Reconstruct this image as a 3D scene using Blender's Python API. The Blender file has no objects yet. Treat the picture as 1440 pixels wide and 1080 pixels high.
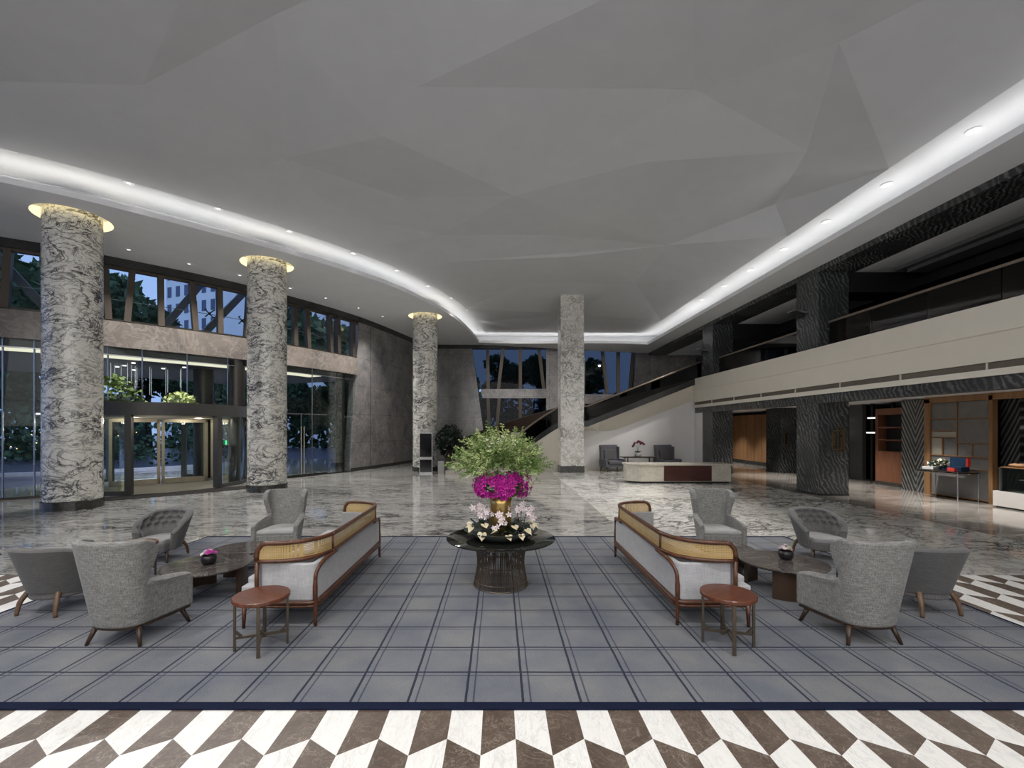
import bpy, bmesh, math, random
from mathutils import Vector, Matrix
from mathutils.geometry import delaunay_2d_cdt
random.seed(7)
PI = math.pi
sc = bpy.context.scene
COL = sc.collection

# ------------------------------------------------------------------ camera, world, exposure, large lights
cd = bpy.data.cameras.new('camera'); cam = bpy.data.objects.new('camera', cd); COL.objects.link(cam)
cam.location = (0, 0, 2.0); cam.rotation_euler = (PI/2, 0, 0)
cd.sensor_width = 36.0; cd.lens = 36.0*635/1440; cd.shift_x = 18/1440; cd.shift_y = 63/1440
cd.clip_start = 0.05; cd.clip_end = 400
sc.camera = cam

w = bpy.data.worlds.new('dusk_sky'); sc.world = w; w.use_nodes = True
bg = w.node_tree.nodes['Background']; bg.inputs[0].default_value = (0.23, 0.33, 0.60, 1); bg.inputs[1].default_value = 1.6

sc.view_settings.view_transform = 'Standard'; sc.view_settings.look = 'None'
sc.view_settings.exposure = 0.0; sc.view_settings.gamma = 1.0
sc.cycles.use_denoising = True
sc.cycles.max_bounces = 8; sc.cycles.diffuse_bounces = 4; sc.cycles.glossy_bounces = 4
sc.cycles.transmission_bounces = 6; sc.cycles.transparent_max_bounces = 16
sc.cycles.sample_clamp_indirect = 4.0
sc.cycles.caustics_reflective = False; sc.cycles.caustics_refractive = False

def area(name, loc, rot, sx, sy, power, color=(1, .985, .97)):
    l = bpy.data.lights.new(name, 'AREA'); l.shape = 'RECTANGLE'; l.size = sx; l.size_y = sy
    l.energy = power; l.color = color
    o = bpy.data.objects.new(name, l); COL.objects.link(o); o.location = loc; o.rotation_euler = rot
    return o
# unseen fill lights added behind the camera to brighten the lobby
area('rear_fill_light', (0, -4.5, 4.6), (math.radians(78), 0, 0), 18, 5.0, 560)
area('rear_overhead_fill', (0, -2.5, 7.6), (math.radians(20), 0, 0), 16, 3.0, 300)

# ------------------------------------------------------------------ mesh builder
class MB:
    def __init__(s): s.v = []; s.f = []; s.m = []
    def add(s, vs, fs, mi=0):
        n = len(s.v); s.v += [tuple(p) for p in vs]
        for f in fs: s.f.append(tuple(i+n for i in f)); s.m.append(mi)
        return s
    def box(s, x0, x1, y0, y1, z0, z1, mi=0):
        vs = [(x, y, z) for x in (x0, x1) for y in (y0, y1) for z in (z0, z1)]
        return s.add(vs, [(0,1,3,2),(4,6,7,5),(0,4,5,1),(2,3,7,6),(0,2,6,4),(1,5,7,3)], mi)
    def obox(s, c, size, rz=0, mi=0, M=None):
        hx, hy, hz = size[0]/2, size[1]/2, size[2]/2
        R = M if M else Matrix.Rotation(rz, 3, 'Z'); c = Vector(c)
        vs = [c + R @ Vector((x, y, z)) for x in (-hx, hx) for y in (-hy, hy) for z in (-hz, hz)]
        return s.add(vs, [(0,1,3,2),(4,6,7,5),(0,4,5,1),(2,3,7,6),(0,2,6,4),(1,5,7,3)], mi)
    def beam(s, a, b, w, d, up=(0, 0, 1), mi=0):
        a, b = Vector(a), Vector(b); t = (b-a).normalized(); u = Vector(up)
        x = t.cross(u)
        if x.length < 1e-4: x = t.cross(Vector((1, 0, 0)))
        x.normalize(); y = x.cross(t).normalized()
        vs = []
        for p in (a, b):
            for i, j in ((-1,-1),(1,-1),(1,1),(-1,1)): vs.append(p + x*(w/2*i) + y*(d/2*j))
        return s.add(vs, [(0,1,2,3),(7,6,5,4),(0,4,5,1),(1,5,6,2),(2,6,7,3),(3,7,4,0)], mi)
    def tube(s, pts, r, seg=10, cap=True, mi=0, closed=False):
        pts = [Vector(p) for p in pts]; n = len(pts)
        rr = r if isinstance(r, (list, tuple)) else [r]*n
        T = []
        for i in range(n):
            if closed: t = pts[(i+1) % n]-pts[i-1]
            else: t = pts[min(i+1, n-1)]-pts[max(i-1, 0)]
            T.append(t.normalized() if t.length > 1e-9 else Vector((0,0,1)))
        u = T[0].cross(Vector((0, 0, 1)))
        if u.length < 1e-3: u = T[0].cross(Vector((1, 0, 0)))
        u.normalize(); rings = []
        for i in range(n):
            u = (u - T[i]*u.dot(T[i])); u.normalize(); vv = T[i].cross(u)
            rings.append([pts[i]+(u*math.cos(2*PI*k/seg)+vv*math.sin(2*PI*k/seg))*rr[i] for k in range(seg)])
        vs = [p for r_ in rings for p in r_]; fs = []
        for i in range(n if closed else n-1):
            j = (i+1) % n
            for k in range(seg):
                k2 = (k+1) % seg
                fs.append((i*seg+k, i*seg+k2, j*seg+k2, j*seg+k))
        if cap and not closed:
            fs.append(tuple(range(seg))[::-1]); fs.append(tuple(range((n-1)*seg, n*seg)))
        return s.add(vs, fs, mi)
    def lathe(s, prof, c=(0, 0, 0), seg=32, mi=0, cap=False):
        vs = []; fs = []
        for r, z in prof:
            for k in range(seg):
                a = 2*PI*k/seg; vs.append((c[0]+r*math.cos(a), c[1]+r*math.sin(a), c[2]+z))
        for i in range(len(prof)-1):
            for k in range(seg):
                k2 = (k+1) % seg; fs.append((i*seg+k, i*seg+k2, (i+1)*seg+k2, (i+1)*seg+k))
        if cap:
            fs.append(tuple(range(seg))[::-1]); fs.append(tuple(range((len(prof)-1)*seg, len(prof)*seg)))
        return s.add(vs, fs, mi)
    def prism(s, pts, z0, z1, mi=0):
        n = len(pts)
        vs = [(p[0], p[1], z0) for p in pts]+[(p[0], p[1], z1) for p in pts]
        fs = [tuple(range(n))[::-1], tuple(range(n, 2*n))]+[(i, (i+1) % n, n+(i+1) % n, n+i) for i in range(n)]
        return s.add(vs, fs, mi)
    def prism_y(s, pts, y0, y1, mi=0):          # polygon in X,Z pushed along Y
        n = len(pts)
        vs = [(p[0], y0, p[1]) for p in pts]+[(p[0], y1, p[1]) for p in pts]
        fs = [tuple(range(n)), tuple(range(n, 2*n))[::-1]]+[(i, n+i, n+(i+1) % n, (i+1) % n) for i in range(n)]
        return s.add(vs, fs, mi)
    def grid(s, fn, nu, nv, mi=0, closed=False):
        vs = [fn(i/(nu if closed else nu-1), j/(nv-1)) for i in range(nu) for j in range(nv)]
        fs = []
        for i in range(nu if closed else nu-1):
            i2 = (i+1) % nu
            for j in range(nv-1): fs.append((i*nv+j, i2*nv+j, i2*nv+j+1, i*nv+j+1))
        return s.add(vs, fs, mi)
    def ball(s, c, r, seg=10, rings=6, mi=0):
        rx, ry, rz = r if isinstance(r, (tuple, list)) else (r, r, r)
        vs = [(c[0], c[1], c[2]-rz)]
        for i in range(1, rings):
            t = -PI/2+PI*i/rings
            for k in range(seg):
                a = 2*PI*k/seg; vs.append((c[0]+rx*math.cos(t)*math.cos(a), c[1]+ry*math.cos(t)*math.sin(a), c[2]+rz*math.sin(t)))
        vs.append((c[0], c[1], c[2]+rz)); fs = []
        for k in range(seg): fs.append((0, 1+(k+1) % seg, 1+k))
        for i in range(rings-2):
            for k in range(seg):
                a = 1+i*seg; fs.append((a+k, a+(k+1) % seg, a+seg+(k+1) % seg, a+seg+k))
        top = len(vs)-1; a = 1+(rings-2)*seg
        for k in range(seg): fs.append((a+k, a+(k+1) % seg, top))
        return s.add(vs, fs, mi)
    def build(s, name, mat, parent=None, smooth=False, auto=None, bevel=0, subsurf=0, solid=0, fix=True):
        me = bpy.data.meshes.new(name); me.from_pydata(s.v, [], s.f)
        mats = mat if isinstance(mat, (list, tuple)) else [mat]
        for m in mats: me.materials.append(m)
        me.polygons.foreach_set('material_index', s.m)
        if fix:
            b = bmesh.new(); b.from_mesh(me); bmesh.ops.recalc_face_normals(b, faces=b.faces); b.to_mesh(me); b.free()
        if smooth: me.polygons.foreach_set('use_smooth', [True]*len(me.polygons))
        if auto is not None:
            me.polygons.foreach_set('use_smooth', [True]*len(me.polygons)); me.set_sharp_from_angle(angle=math.radians(auto))
        o = bpy.data.objects.new(name, me); COL.objects.link(o)
        if parent: o.parent = parent
        if solid:
            m = o.modifiers.new('thick', 'SOLIDIFY'); m.thickness = solid; m.offset = 0
        if bevel:
            m = o.modifiers.new('edge', 'BEVEL'); m.width = bevel; m.segments = 2; m.limit_method = 'ANGLE'
        if subsurf:
            m = o.modifiers.new('round', 'SUBSURF'); m.levels = subsurf; m.render_levels = subsurf
        return o

def tag(o, label=None, cat=None, group=None, kind=None):
    if label: o['label'] = label
    if cat: o['category'] = cat
    if group: o['group'] = group
    if kind: o['kind'] = kind
    return o
def thing(name, label, cat, loc=(0, 0, 0), rz=0, group=None, kind=None):
    o = bpy.data.objects.new(name, None); COL.objects.link(o); o.empty_display_size = .2
    o.location = loc; o.rotation_euler = (0, 0, rz)
    return tag(o, label, cat, group, kind)
KIDS = {}
def dup(root, loc, rz, label=None, group=None, scale=None):
    def cp(o, par):
        c = o.copy(); COL.objects.link(c)
        if par: c.parent = par
        for ch in list(o.children): cp(ch, c)
        return c
    r = cp(root, None); r.location = loc
    r.rotation_euler = rz if isinstance(rz, (tuple, list)) else (0, 0, rz)
    if scale: r.scale = (scale,)*3 if not isinstance(scale, (tuple, list)) else scale
    if label: r['label'] = label
    if group: r['group'] = group
    return r
def catmull(P, n=8):
    out = []
    P = [Vector(p) for p in P]
    for i in range(len(P)-1):
        p0 = P[i-1] if i else P[0]*2-P[1]; p1 = P[i]; p2 = P[i+1]; p3 = P[i+2] if i+2 < len(P) else P[-1]*2-P[-2]
        for k in range(n):
            t = k/n
            out.append(.5*((2*p1)+(p2-p0)*t+(2*p0-5*p1+4*p2-p3)*t*t+(3*p1-p0-3*p2+p3)*t**3))
    out.append(P[-1]); return out
def lerp(a, b, t): return a+(b-a)*t
def sst(a, b, x):
    t = max(0, min(1, (x-a)/(b-a))); return t*t*(3-2*t)

# ------------------------------------------------------------------ materials
class NT:
    def __init__(s, name):
        s.m = bpy.data.materials.new(name); s.m.use_nodes = True; s.t = s.m.node_tree; s.N = s.t.nodes; s.L = s.t.links
        s.p = s.N['Principled BSDF']; s.out = s.N['Material Output']
    def n(s, typ, **kw):
        x = s.N.new(typ)
        for k, v in kw.items(): setattr(x, k, v)
        return x
    def l(s, a, b): s.L.new(a, b)
    def val(s, node, **kw):
        for k, v in kw.items(): node.inputs[k.replace('_', ' ')].default_value = v
        return node
    def coord(s, scale=(1, 1, 1), rot=(0, 0, 0), loc=(0, 0, 0), kind='Object'):
        c = s.n('ShaderNodeTexCoord'); mp = s.n('ShaderNodeMapping')
        mp.inputs['Scale'].default_value = scale; mp.inputs['Rotation'].default_value = rot; mp.inputs['Location'].default_value = loc
        s.l(c.outputs[kind], mp.inputs[0]); return mp.outputs[0]
    def noise(s, v, scale, detail=4, dist=0, rough=.55):
        x = s.n('ShaderNodeTexNoise'); s.l(v, x.inputs['Vector'])
        x.inputs['Scale'].default_value = scale; x.inputs['Detail'].default_value = detail
        x.inputs['Distortion'].default_value = dist; x.inputs['Roughness'].default_value = rough
        return x
    def math(s, op, a, b=None, clamp=False):
        x = s.n('ShaderNodeMath', operation=op, use_clamp=clamp)
        for i, q in enumerate((a, b)):
            if q is None: continue
            if isinstance(q, (int, float)): x.inputs[i].default_value = q
            else: s.l(q, x.inputs[i])
        return x.outputs[0]
    def ramp(s, f, stops):
        x = s.n('ShaderNodeValToRGB'); e = x.color_ramp.elements
        while len(e) < len(stops): e.new(.5)
        for i, (p, c) in enumerate(stops):
            e[i].position = p; e[i].color = (c, c, c, 1) if isinstance(c, (int, float)) else (*c, 1)
        s.l(f, x.inputs[0]); return x.outputs[0]
    def mix(s, f, a, b, mode='MIX'):
        x = s.n('ShaderNodeMix', data_type='RGBA', blend_type=mode)
        for sock, q in ((x.inputs[0], f), (x.inputs[6], a), (x.inputs[7], b)):
            if isinstance(q, (int, float)): sock.default_value = q
            elif isinstance(q, tuple): sock.default_value = (*q, 1)
            else: s.l(q, sock)
        return x.outputs[2]
    def bump(s, h, strength=.3, dist=.01):
        b = s.n('ShaderNodeBump'); b.inputs['Strength'].default_value = strength; b.inputs['Distance'].default_value = dist
        s.l(h, b.inputs['Height']); s.l(b.outputs[0], s.p.inputs['Normal'])
    def base(s, c):
        if isinstance(c, tuple): s.p.inputs['Base Color'].default_value = (*c, 1)
        else: s.l(c, s.p.inputs['Base Color'])
    def set(s, rough=.5, metal=0, spec=.5, **kw):
        s.p.inputs['Roughness'].default_value = rough; s.p.inputs['Metallic'].default_value = metal
        s.p.inputs['Specular IOR Level'].default_value = spec
        for k, v in kw.items(): s.p.inputs[k.replace('_', ' ')].default_value = v
        return s.m

def plain(name, c, rough=.5, metal=0, spec=.5, var=.12, scale=6):
    t = NT(name); n = t.noise(t.coord(), scale, 3)
    f = t.ramp(n.outputs[0], [(.3, 1-var), (.7, 1+var*.3)])
    t.base(t.mix(1.0, c, f, 'MULTIPLY')); return t.set(rough, metal, spec)
def emit(name, c, strength):
    t = NT(name); e = t.n('ShaderNodeEmission'); e.inputs[0].default_value = (*c, 1); e.inputs[1].default_value = strength
    t.l(e.outputs[0], t.out.inputs[0]); return t.m
def glass(name, tint=(.9, .95, .95), refl=.5, rough=.02):
    t = NT(name); tr = t.n('ShaderNodeBsdfTransparent'); tr.inputs[0].default_value = (*tint, 1)
    g = t.n('ShaderNodeBsdfGlossy'); g.inputs['Roughness'].default_value = rough
    fr = t.n('ShaderNodeFresnel'); fr.inputs[0].default_value = 1.5
    f = t.math('MULTIPLY', fr.outputs[0], refl, True)
    mx = t.n('ShaderNodeMixShader'); t.l(f, mx.inputs[0]); t.l(tr.outputs[0], mx.inputs[1]); t.l(g.outputs[0], mx.inputs[2])
    t.l(mx.outputs[0], t.out.inputs[0]); return t.m
def wood(name, c1, c2, rough=.4, scale=(1, 1, 1), bands=9):
    t = NT(name); v = t.coord(scale)
    n = t.noise(v, bands, 5, 1.5); n2 = t.noise(v, 2.2, 2)
    f = t.ramp(n.outputs[0], [(.3, 0.), (.7, 1.)])
    c = t.mix(f, c1, c2); c = t.mix(t.ramp(n2.outputs[0], [(.35, 0.), (.8, .5)]), c, tuple(x*.6 for x in c1))
    t.base(c); return t.set(rough)
def fabric(name, c1, c2, s=1.0, rough=.95):
    t = NT(name)
    a = t.noise(t.coord((14*s, 14*s, 190*s)), 1, 2); b = t.noise(t.coord((190*s, 190*s, 12*s)), 1, 2)
    n = t.noise(t.coord(), 7, 3)
    f = t.math('MULTIPLY', t.math('ADD', a.outputs[0], b.outputs[0]), .5)
    c = t.mix(t.ramp(f, [(.38, 0.), (.62, 1.)]), c1, c2)
    c = t.mix(t.ramp(n.outputs[0], [(.3, 0.), (.8, .25)]), c, tuple(x*.7 for x in c1))
    t.base(c); t.bump(f, .25, .004); return t.set(rough, 0, .2, Sheen_Weight=.15)
def marble(name, base, vein, tint, scale=1.0, stretch=(1, 1, 1), rot=(0, 0, 0), rough=.15, width=.035, amount=1.0, spec=.5, joints=None):
    t = NT(name); v = t.coord(stretch, rot)
    wob = t.noise(v, .9*scale, 3); add = t.n('ShaderNodeMixRGB', blend_type='ADD'); add.inputs[0].default_value = .55/scale
    t.l(v, add.inputs[1]); t.l(wob.outputs['Color'], add.inputs[2]); vv = add.outputs[0]
    def ridge(sc_, wd, det=6):
        n = t.noise(vv, sc_, det, .9, .6)
        return t.ramp(t.math('ABSOLUTE', t.math('SUBTRACT', n.outputs[0], .5)), [(0., 1.), (wd, 0.)])
    r1 = ridge(1.5*scale, width); r2 = ridge(3.6*scale, width*1.1); r3 = ridge(8*scale, width*.9)
    mask = t.ramp(t.noise(v, .8*scale, 2).outputs[0], [(.38, .05), (.62, 1.)])
    a = t.math('MAXIMUM', r1, t.math('MULTIPLY', r2, .8)); a = t.math('MAXIMUM', a, t.math('MULTIPLY', t.math('MULTIPLY', r3, mask), .7))
    a = t.math('MULTIPLY', a, t.math('ADD', t.math('MULTIPLY', mask, .6), .4))
    a = t.math('MULTIPLY', a, amount, True)
    cloud = t.ramp(t.noise(vv, 1.8*scale, 4).outputs[0], [(.35, 0.), (.75, 1.)])
    c = t.mix(cloud, base, tint); c = t.mix(a, c, vein)
    if joints:
        br = t.n('ShaderNodeTexBrick'); t.l(t.coord(joints[0], joints[1]), br.inputs[0]); br.offset = 0
        br.inputs['Color1'].default_value = br.inputs['Color2'].default_value = (1, 1, 1, 1); br.inputs['Mortar'].default_value = (*joints[2], 1)
        br.inputs['Scale'].default_value = 1; br.inputs['Mortar Size'].default_value = joints[3]; br.inputs['Brick Width'].default_value = 1; br.inputs['Row Height'].default_value = 1
        c = t.mix(1.0, c, br.outputs[0], 'MULTIPLY')
    t.base(c); return t.set(rough, 0, spec)
def wavestone(name, dark, light, rot=(0, 0, 0), scale=2.2, dist=7, rough=.25, mirror=None):
    t = NT(name)
    if mirror:      # bookmatched slabs: the bands meet in a V on the centre line (axis, position)
        c = t.n('ShaderNodeTexCoord'); sp = t.n('ShaderNodeSeparateXYZ'); t.l(c.outputs['Object'], sp.inputs[0])
        q = t.math('ABSOLUTE', t.math('SUBTRACT', sp.outputs[mirror[0]], mirror[1]))
        cb = t.n('ShaderNodeCombineXYZ'); t.l(q, cb.inputs[0])
        t.l(t.math('SUBTRACT', sp.outputs[2], t.math('MULTIPLY', q, mirror[2])), cb.inputs[2])
        v = cb.outputs[0]
    else: v = t.coord((1, 1, 1), rot)
    wv = t.n('ShaderNodeTexWave', wave_type='BANDS', bands_direction='Z' if mirror else 'X'); t.l(v, wv.inputs[0])
    wv.inputs['Scale'].default_value = scale; wv.inputs['Distortion'].default_value = dist; wv.inputs['Detail'].default_value = 4
    wv.inputs['Detail Scale'].default_value = .6; wv.inputs['Detail Roughness'].default_value = .6
    n = t.noise(v, 1.1, 3); n2 = t.noise(v, 14, 3)
    f = t.math('MULTIPLY', t.ramp(wv.outputs['Fac'], [(.45, 0.), (.98, 1.)]), t.ramp(n.outputs[0], [(.35, .5 if mirror else .12), (.68, 1.)]))
    f = t.math('MULTIPLY', f, t.ramp(n2.outputs[0], [(.3, .5), (.6, 1.)]))
    t.base(t.mix(f, dark, light)); return t.set(rough)

M = {}
M['ceiling'] = plain('painted_plaster', (.60, .605, .62), .9, 0, .2, .03, 2)
M['soffit'] = plain('white_soffit_plaster', (.88, .885, .90), .85, 0, .2, .03, 2)
M['floor'] = marble('polished_streaked_marble', (.46, .447, .42), (.038, .038, .039), (.37, .36, .338), 1.0, (.45, 1.2, 1), (0, 0, .14), .07, .03, 1.2, .8,
                    ((1/2.4, 1/1.2, 1), (0, 0, 0), (.75, .75, .75), .003))
M['floor_white'] = marble('polished_white_swirl_marble', (.70, .685, .64), (.045, .045, .045), (.55, .53, .485), .62, (.8, 1.1, 1), (0, 0, -.35), .08, .026, 1.15, .8,
                    ((1/2.4, 1/2.4, 1), (0, 0, 0), (.7, .7, .7), .003))
M['floor_brown'] = marble('polished_brown_vein_marble', (.40, .37, .33), (.05, .04, .035), (.24, .205, .175), .9, (.7, 1.2, 1), (0, 0, -.2), .08, .04, 1.1, .7)
M['white_tile'] = marble('white_marble_tile', (.86, .845, .81), (.45, .44, .43), (.80, .785, .75), 2.2, (2.2, .7, 1), (0, 0, .5), .38, .02, .5)
M['brown_tile'] = marble('brown_marble_tile', (.085, .06, .045), (.36, .30, .25), (.13, .095, .072), 3.2, (1, 1, 1), (0, 0, 0), .36, .012, .8)
M['column'] = marble('arabesque_white_marble', (.84, .82, .75), (.075, .07, .07), (.78, .755, .69), 1.05, (.8, .8, 1.35), (.3, .2, .3), .2, .031, 1.5)
M['pillar'] = marble('breccia_white_marble', (.80, .775, .72), (.05, .046, .046), (.74, .71, .65), 1.35, (1, 1, 1), (0, 0, 0), .22, .035, .95)
M['plinth'] = marble('black_marble_plinth', (.03, .03, .03), (.16, .14, .1), (.045, .045, .042), 2.5, rough=.15, width=.012, amount=.7)
M['greystone'] = marble('grey_cloud_marble', (.225, .212, .205), (.42, .385, .36), (.12, .12, .125), .9, (1, 1, .8), rough=.22, width=.025, amount=.6,
                        joints=((1/1.6, 1/1.6, 1/1.35), (PI/2, 0, 0), (.5, .5, .5), .006))
M['headerstone'] = marble('pinkish_grey_marble', (.215, .182, .158), (.40, .36, .33), (.115, .103, .094), .5, (1, 1, 1), (.6, .3, .4), .25, .03, .7)
M['silverwave'] = wavestone('dark_wave_marble', (.036, .038, .039), (.19, .198, .194), (.25, .18, .785), 3.4, 13)
M['darkstone'] = wavestone('black_wave_marble', (.022, .022, .022), (.10, .10, .098), (0, 1.3, .2), 8, 8)
M['black'] = plain('black_paint', (.012, .012, .013), .5)
M['blackgloss'] = plain('black_gloss_panel', (.006, .006, .007), .08)
M['darkmetal'] = plain('dark_bronze_metal', (.055, .05, .045), .38, .7)
M['greymetal'] = plain('grey_painted_metal', (.085, .083, .08), .5, .3)
M['mullion'] = plain('brown_anodised_mullion', (.075, .058, .043), .5, .2)
M['champagne'] = plain('champagne_metal_frame', (.42, .38, .29), .4, .5)
M['chrome'] = plain('chrome', (.6, .6, .58), .15, 1)
M['brass'] = plain('brushed_brass', (.62, .42, .15), .3, 1, .5, .25, 3)
M['rail'] = plain('bronze_handrail', (.23, .18, .14), .35, .5)
M['slate'] = plain('slate_painted_steel', (.10, .11, .15), .6)
M['wire'] = plain('bronze_wire', (.12, .095, .07), .35, .6)
M['darkpanel'] = wood('dark_brown_panel', (.018, .010, .008), (.045, .024, .017), .3, (.5, .5, 6), 4)
M['beige'] = plain('beige_paint', (.74, .69, .59), .45, 0, .4, .03, 2)
M['whitewall'] = plain('white_wall_paint', (.74, .72, .70), .8, 0, .2, .03, 2)
M['grille'] = plain('bronze_air_grille', (.15, .125, .10), .6, .2)
M['steel'] = plain('brushed_steel', (.45, .45, .46), .3, 1)
M['rugn'] = plain('navy_carpet_border', (.010, .014, .035), .95, 0, .1)
M['sofawood'] = wood('bent_walnut', (.055, .019, .009), (.135, .05, .021), .32, (3, 3, 3), 4)
M['tablewood'] = wood('red_walnut_top', (.085, .024, .012), (.17, .055, .027), .28, (1, 8, 1), 5)
M['legwood'] = wood('dark_stained_leg', (.028, .016, .010), (.075, .042, .025), .4, (4, 4, 2), 5)
M['oakleg'] = wood('brown_bentwood_leg', (.10, .055, .03), (.2, .12, .07), .4, (4, 4, 2), 5)
M['panelwood'] = wood('honey_wood_panelling', (.30, .155, .07), (.40, .215, .10), .45, (3, 3, .25), 3)
M['shelfwood'] = wood('reddish_shelf_wood', (.16, .06, .03), (.24, .10, .05), .45, (3, 3, .3), 3)
M['framewood'] = wood('oak_frame', (.24, .125, .05), (.34, .18, .08), .4, (3, 3, .3), 3)
M['rosewood'] = wood('rosewood_veneer', (.045, .015, .011), (.085, .026, .017), .3, (.5, .5, 6), 4)
M['tweed'] = fabric('grey_tweed', (.125, .123, .115), (.31, .305, .29), 1)
M['tweedseat'] = fabric('pale_grey_seat_fabric', (.30, .295, .29), (.42, .41, .40), 1)
M['felt'] = fabric('charcoal_felt', (.085, .083, .082), (.13, .127, .125), 1)
M['tuft'] = fabric('grey_tufted_fabric', (.105, .101, .10), (.15, .145, .143), 1)
M['tubseat'] = fabric('mid_grey_seat_fabric', (.23, .225, .225), (.31, .30, .30), 1)
M['linen'] = fabric('pale_grey_linen', (.36, .36, .37), (.48, .475, .48), 1)
M['velvet'] = fabric('slate_velvet', (.09, .09, .10), (.16, .16, .175), 1)
M['coffee'] = marble('dark_brown_marble_top', (.052, .045, .043), (.34, .31, .29), (.085, .072, .066), 1.6, (1, 1, 1), (0, 0, .6), .09, .010, .8)
M['coffeebase'] = plain('bronze_brown_slab', (.085, .052, .033), .35, .4)
M['blackglass'] = plain('black_glass_top', (.010, .011, .009), .05, 0, .6)
M['bowl'] = plain('dark_green_ceramic', (.075, .09, .075), .25)
M['desk'] = marble('cream_marble', (.58, .54, .45), (.24, .22, .18), (.50, .46, .38), 1.1, (1, 1, 1), (.3, .5, .2), .2, .02, .6)
M['leafdark'] = plain('dark_leaf', (.012, .026, .014), .4, 0, .4, .5, 9)
M['leafmid'] = plain('mid_green_leaf', (.16, .25, .07), .55, 0, .3, .5, 9)
M['leaflight'] = plain('light_green_leaf', (.45, .53, .22), .6, 0, .3, .4, 9)
M['whiteflower'] = plain('pale_blossom', (.80, .82, .62), .6, 0, .3, .2, 9)
M['magenta'] = plain('magenta_petal', (.56, .018, .34), .5, 0, .3, .45, 30)
M['pink'] = plain('pale_pink_petal', (.80, .68, .71), .55, 0, .3, .2, 30)
M['cream'] = plain('cream_spathe', (.72, .62, .42), .4, 0, .4, .15, 20)
M['purple'] = plain('wine_red_petal', (.12, .006, .035), .5, 0, .3, .3, 20)
M['potblack'] = plain('black_stone_pot', (.012, .011, .012), .4)
M['potwhite'] = plain('white_ceramic_pot', (.5, .48, .46), .3)
M['carpetmat'] = plain('charcoal_entrance_mat', (.028, .026, .025), .95, 0, .1, .2, 30)
M['paleslab'] = plain('pale_travertine', (.55, .52, .44), .3, 0, .5, .1, 3)
M['glass'] = glass('clear_glass', (.93, .97, .96), .28)
M['tinted'] = glass('tinted_glass', (.30, .33, .35), .22)
M['smoked'] = glass('smoked_glass', (.14, .12, .11), .7)
M['fluted'] = plain('fluted_frosted_glass', (.17, .165, .155), .35, 0, .5, .15, 5)
M['flutedpale'] = plain('pale_fluted_glass', (.40, .38, .31), .4, 0, .5, .1, 5)
M['caseglass'] = glass('display_glass', (.78, .84, .82), .8)
M['led'] = emit('cove_led', (1, .985, .95), 9.5)
M['ledwarm'] = emit('warm_led_ring', (1, .84, .45), 1.6)
M['lamp'] = emit('lamp_lens', (1, .97, .9), 2.5)
M['canopyled'] = emit('canopy_light_strip', (1, .93, .72), 0.95)
M['crystal'] = emit('lit_crystal', (.9, .95, 1), .9)
M['pendant'] = emit('pendant_tube', (1, .98, .92), 1.5)
M['warmlight'] = emit('warm_garden_light', (1, .72, .32), 1.6)
M['exitgreen'] = emit('green_indicator', (.1, 1, .4), 1.0)
M['asphalt'] = plain('dusk_asphalt', (.16, .155, .20), .3, 0, .5, .3, .7)
M['kerb'] = plain('pale_kerb', (.62, .60, .66), .6)
M['leafext'] = plain('garden_tree_leaf', (.10, .17, .09), .7, 0, .2, .55, 2)
M['bark'] = plain('bark', (.05, .035, .025), .9)
M['tower'] = plain('white_tower_paint', (.93, .94, .95), .8, 0, .2, .05, .2)
M['towerwin'] = plain('tower_window', (.05, .08, .17), .2)
M['canopy'] = plain('canopy_soffit', (.16, .155, .15), .7)
M['soil'] = plain('soil', (.02, .015, .01), .95)
M['red'] = plain('red_box', (.55, .045, .03), .45)
M['teal'] = plain('teal_blue_box', (.012, .035, .075), .35)
M['paper'] = plain('white_paper', (.55, .55, .52), .6)
M['bread'] = plain('pastry_crust', (.36, .20, .10), .7, 0, .3, .3, 20)
M['counter'] = plain('white_counter_panel', (.60, .57, .53), .35, 0, .5, .03)
M['gold'] = plain('gold_trim', (.42, .27, .09), .35, .8)

# cane weave: strands with see-through holes between them
t = NT('woven_cane'); c = t.n('ShaderNodeTexCoord'); sp = t.n('ShaderNodeSeparateXYZ'); t.l(c.outputs['Object'], sp.inputs[0])
k = 2*PI/.017
u = t.math('SINE', t.math('MULTIPLY', t.math('ADD', sp.outputs[0], sp.outputs[1]), k)); v = t.math('SINE', t.math('MULTIPLY', sp.outputs[2], k))
hole = t.math('MULTIPLY', t.math('GREATER_THAN', u, .15), t.math('GREATER_THAN', v, .15))
t.base(t.mix(t.ramp(t.noise(t.coord(), 5, 2).outputs[0], [(.3, 0.), (.7, 1.)]), (.42, .28, .10), (.50, .35, .15)))
tr = t.n('ShaderNodeBsdfTransparent'); mx = t.n('ShaderNodeMixShader'); t.l(t.math('MULTIPLY', hole, .8), mx.inputs[0]); t.l(t.p.outputs[0], mx.inputs[1]); t.l(tr.outputs[0], mx.inputs[2])
t.l(mx.outputs[0], t.out.inputs[0]); M['cane'] = t.set(.55)

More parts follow.
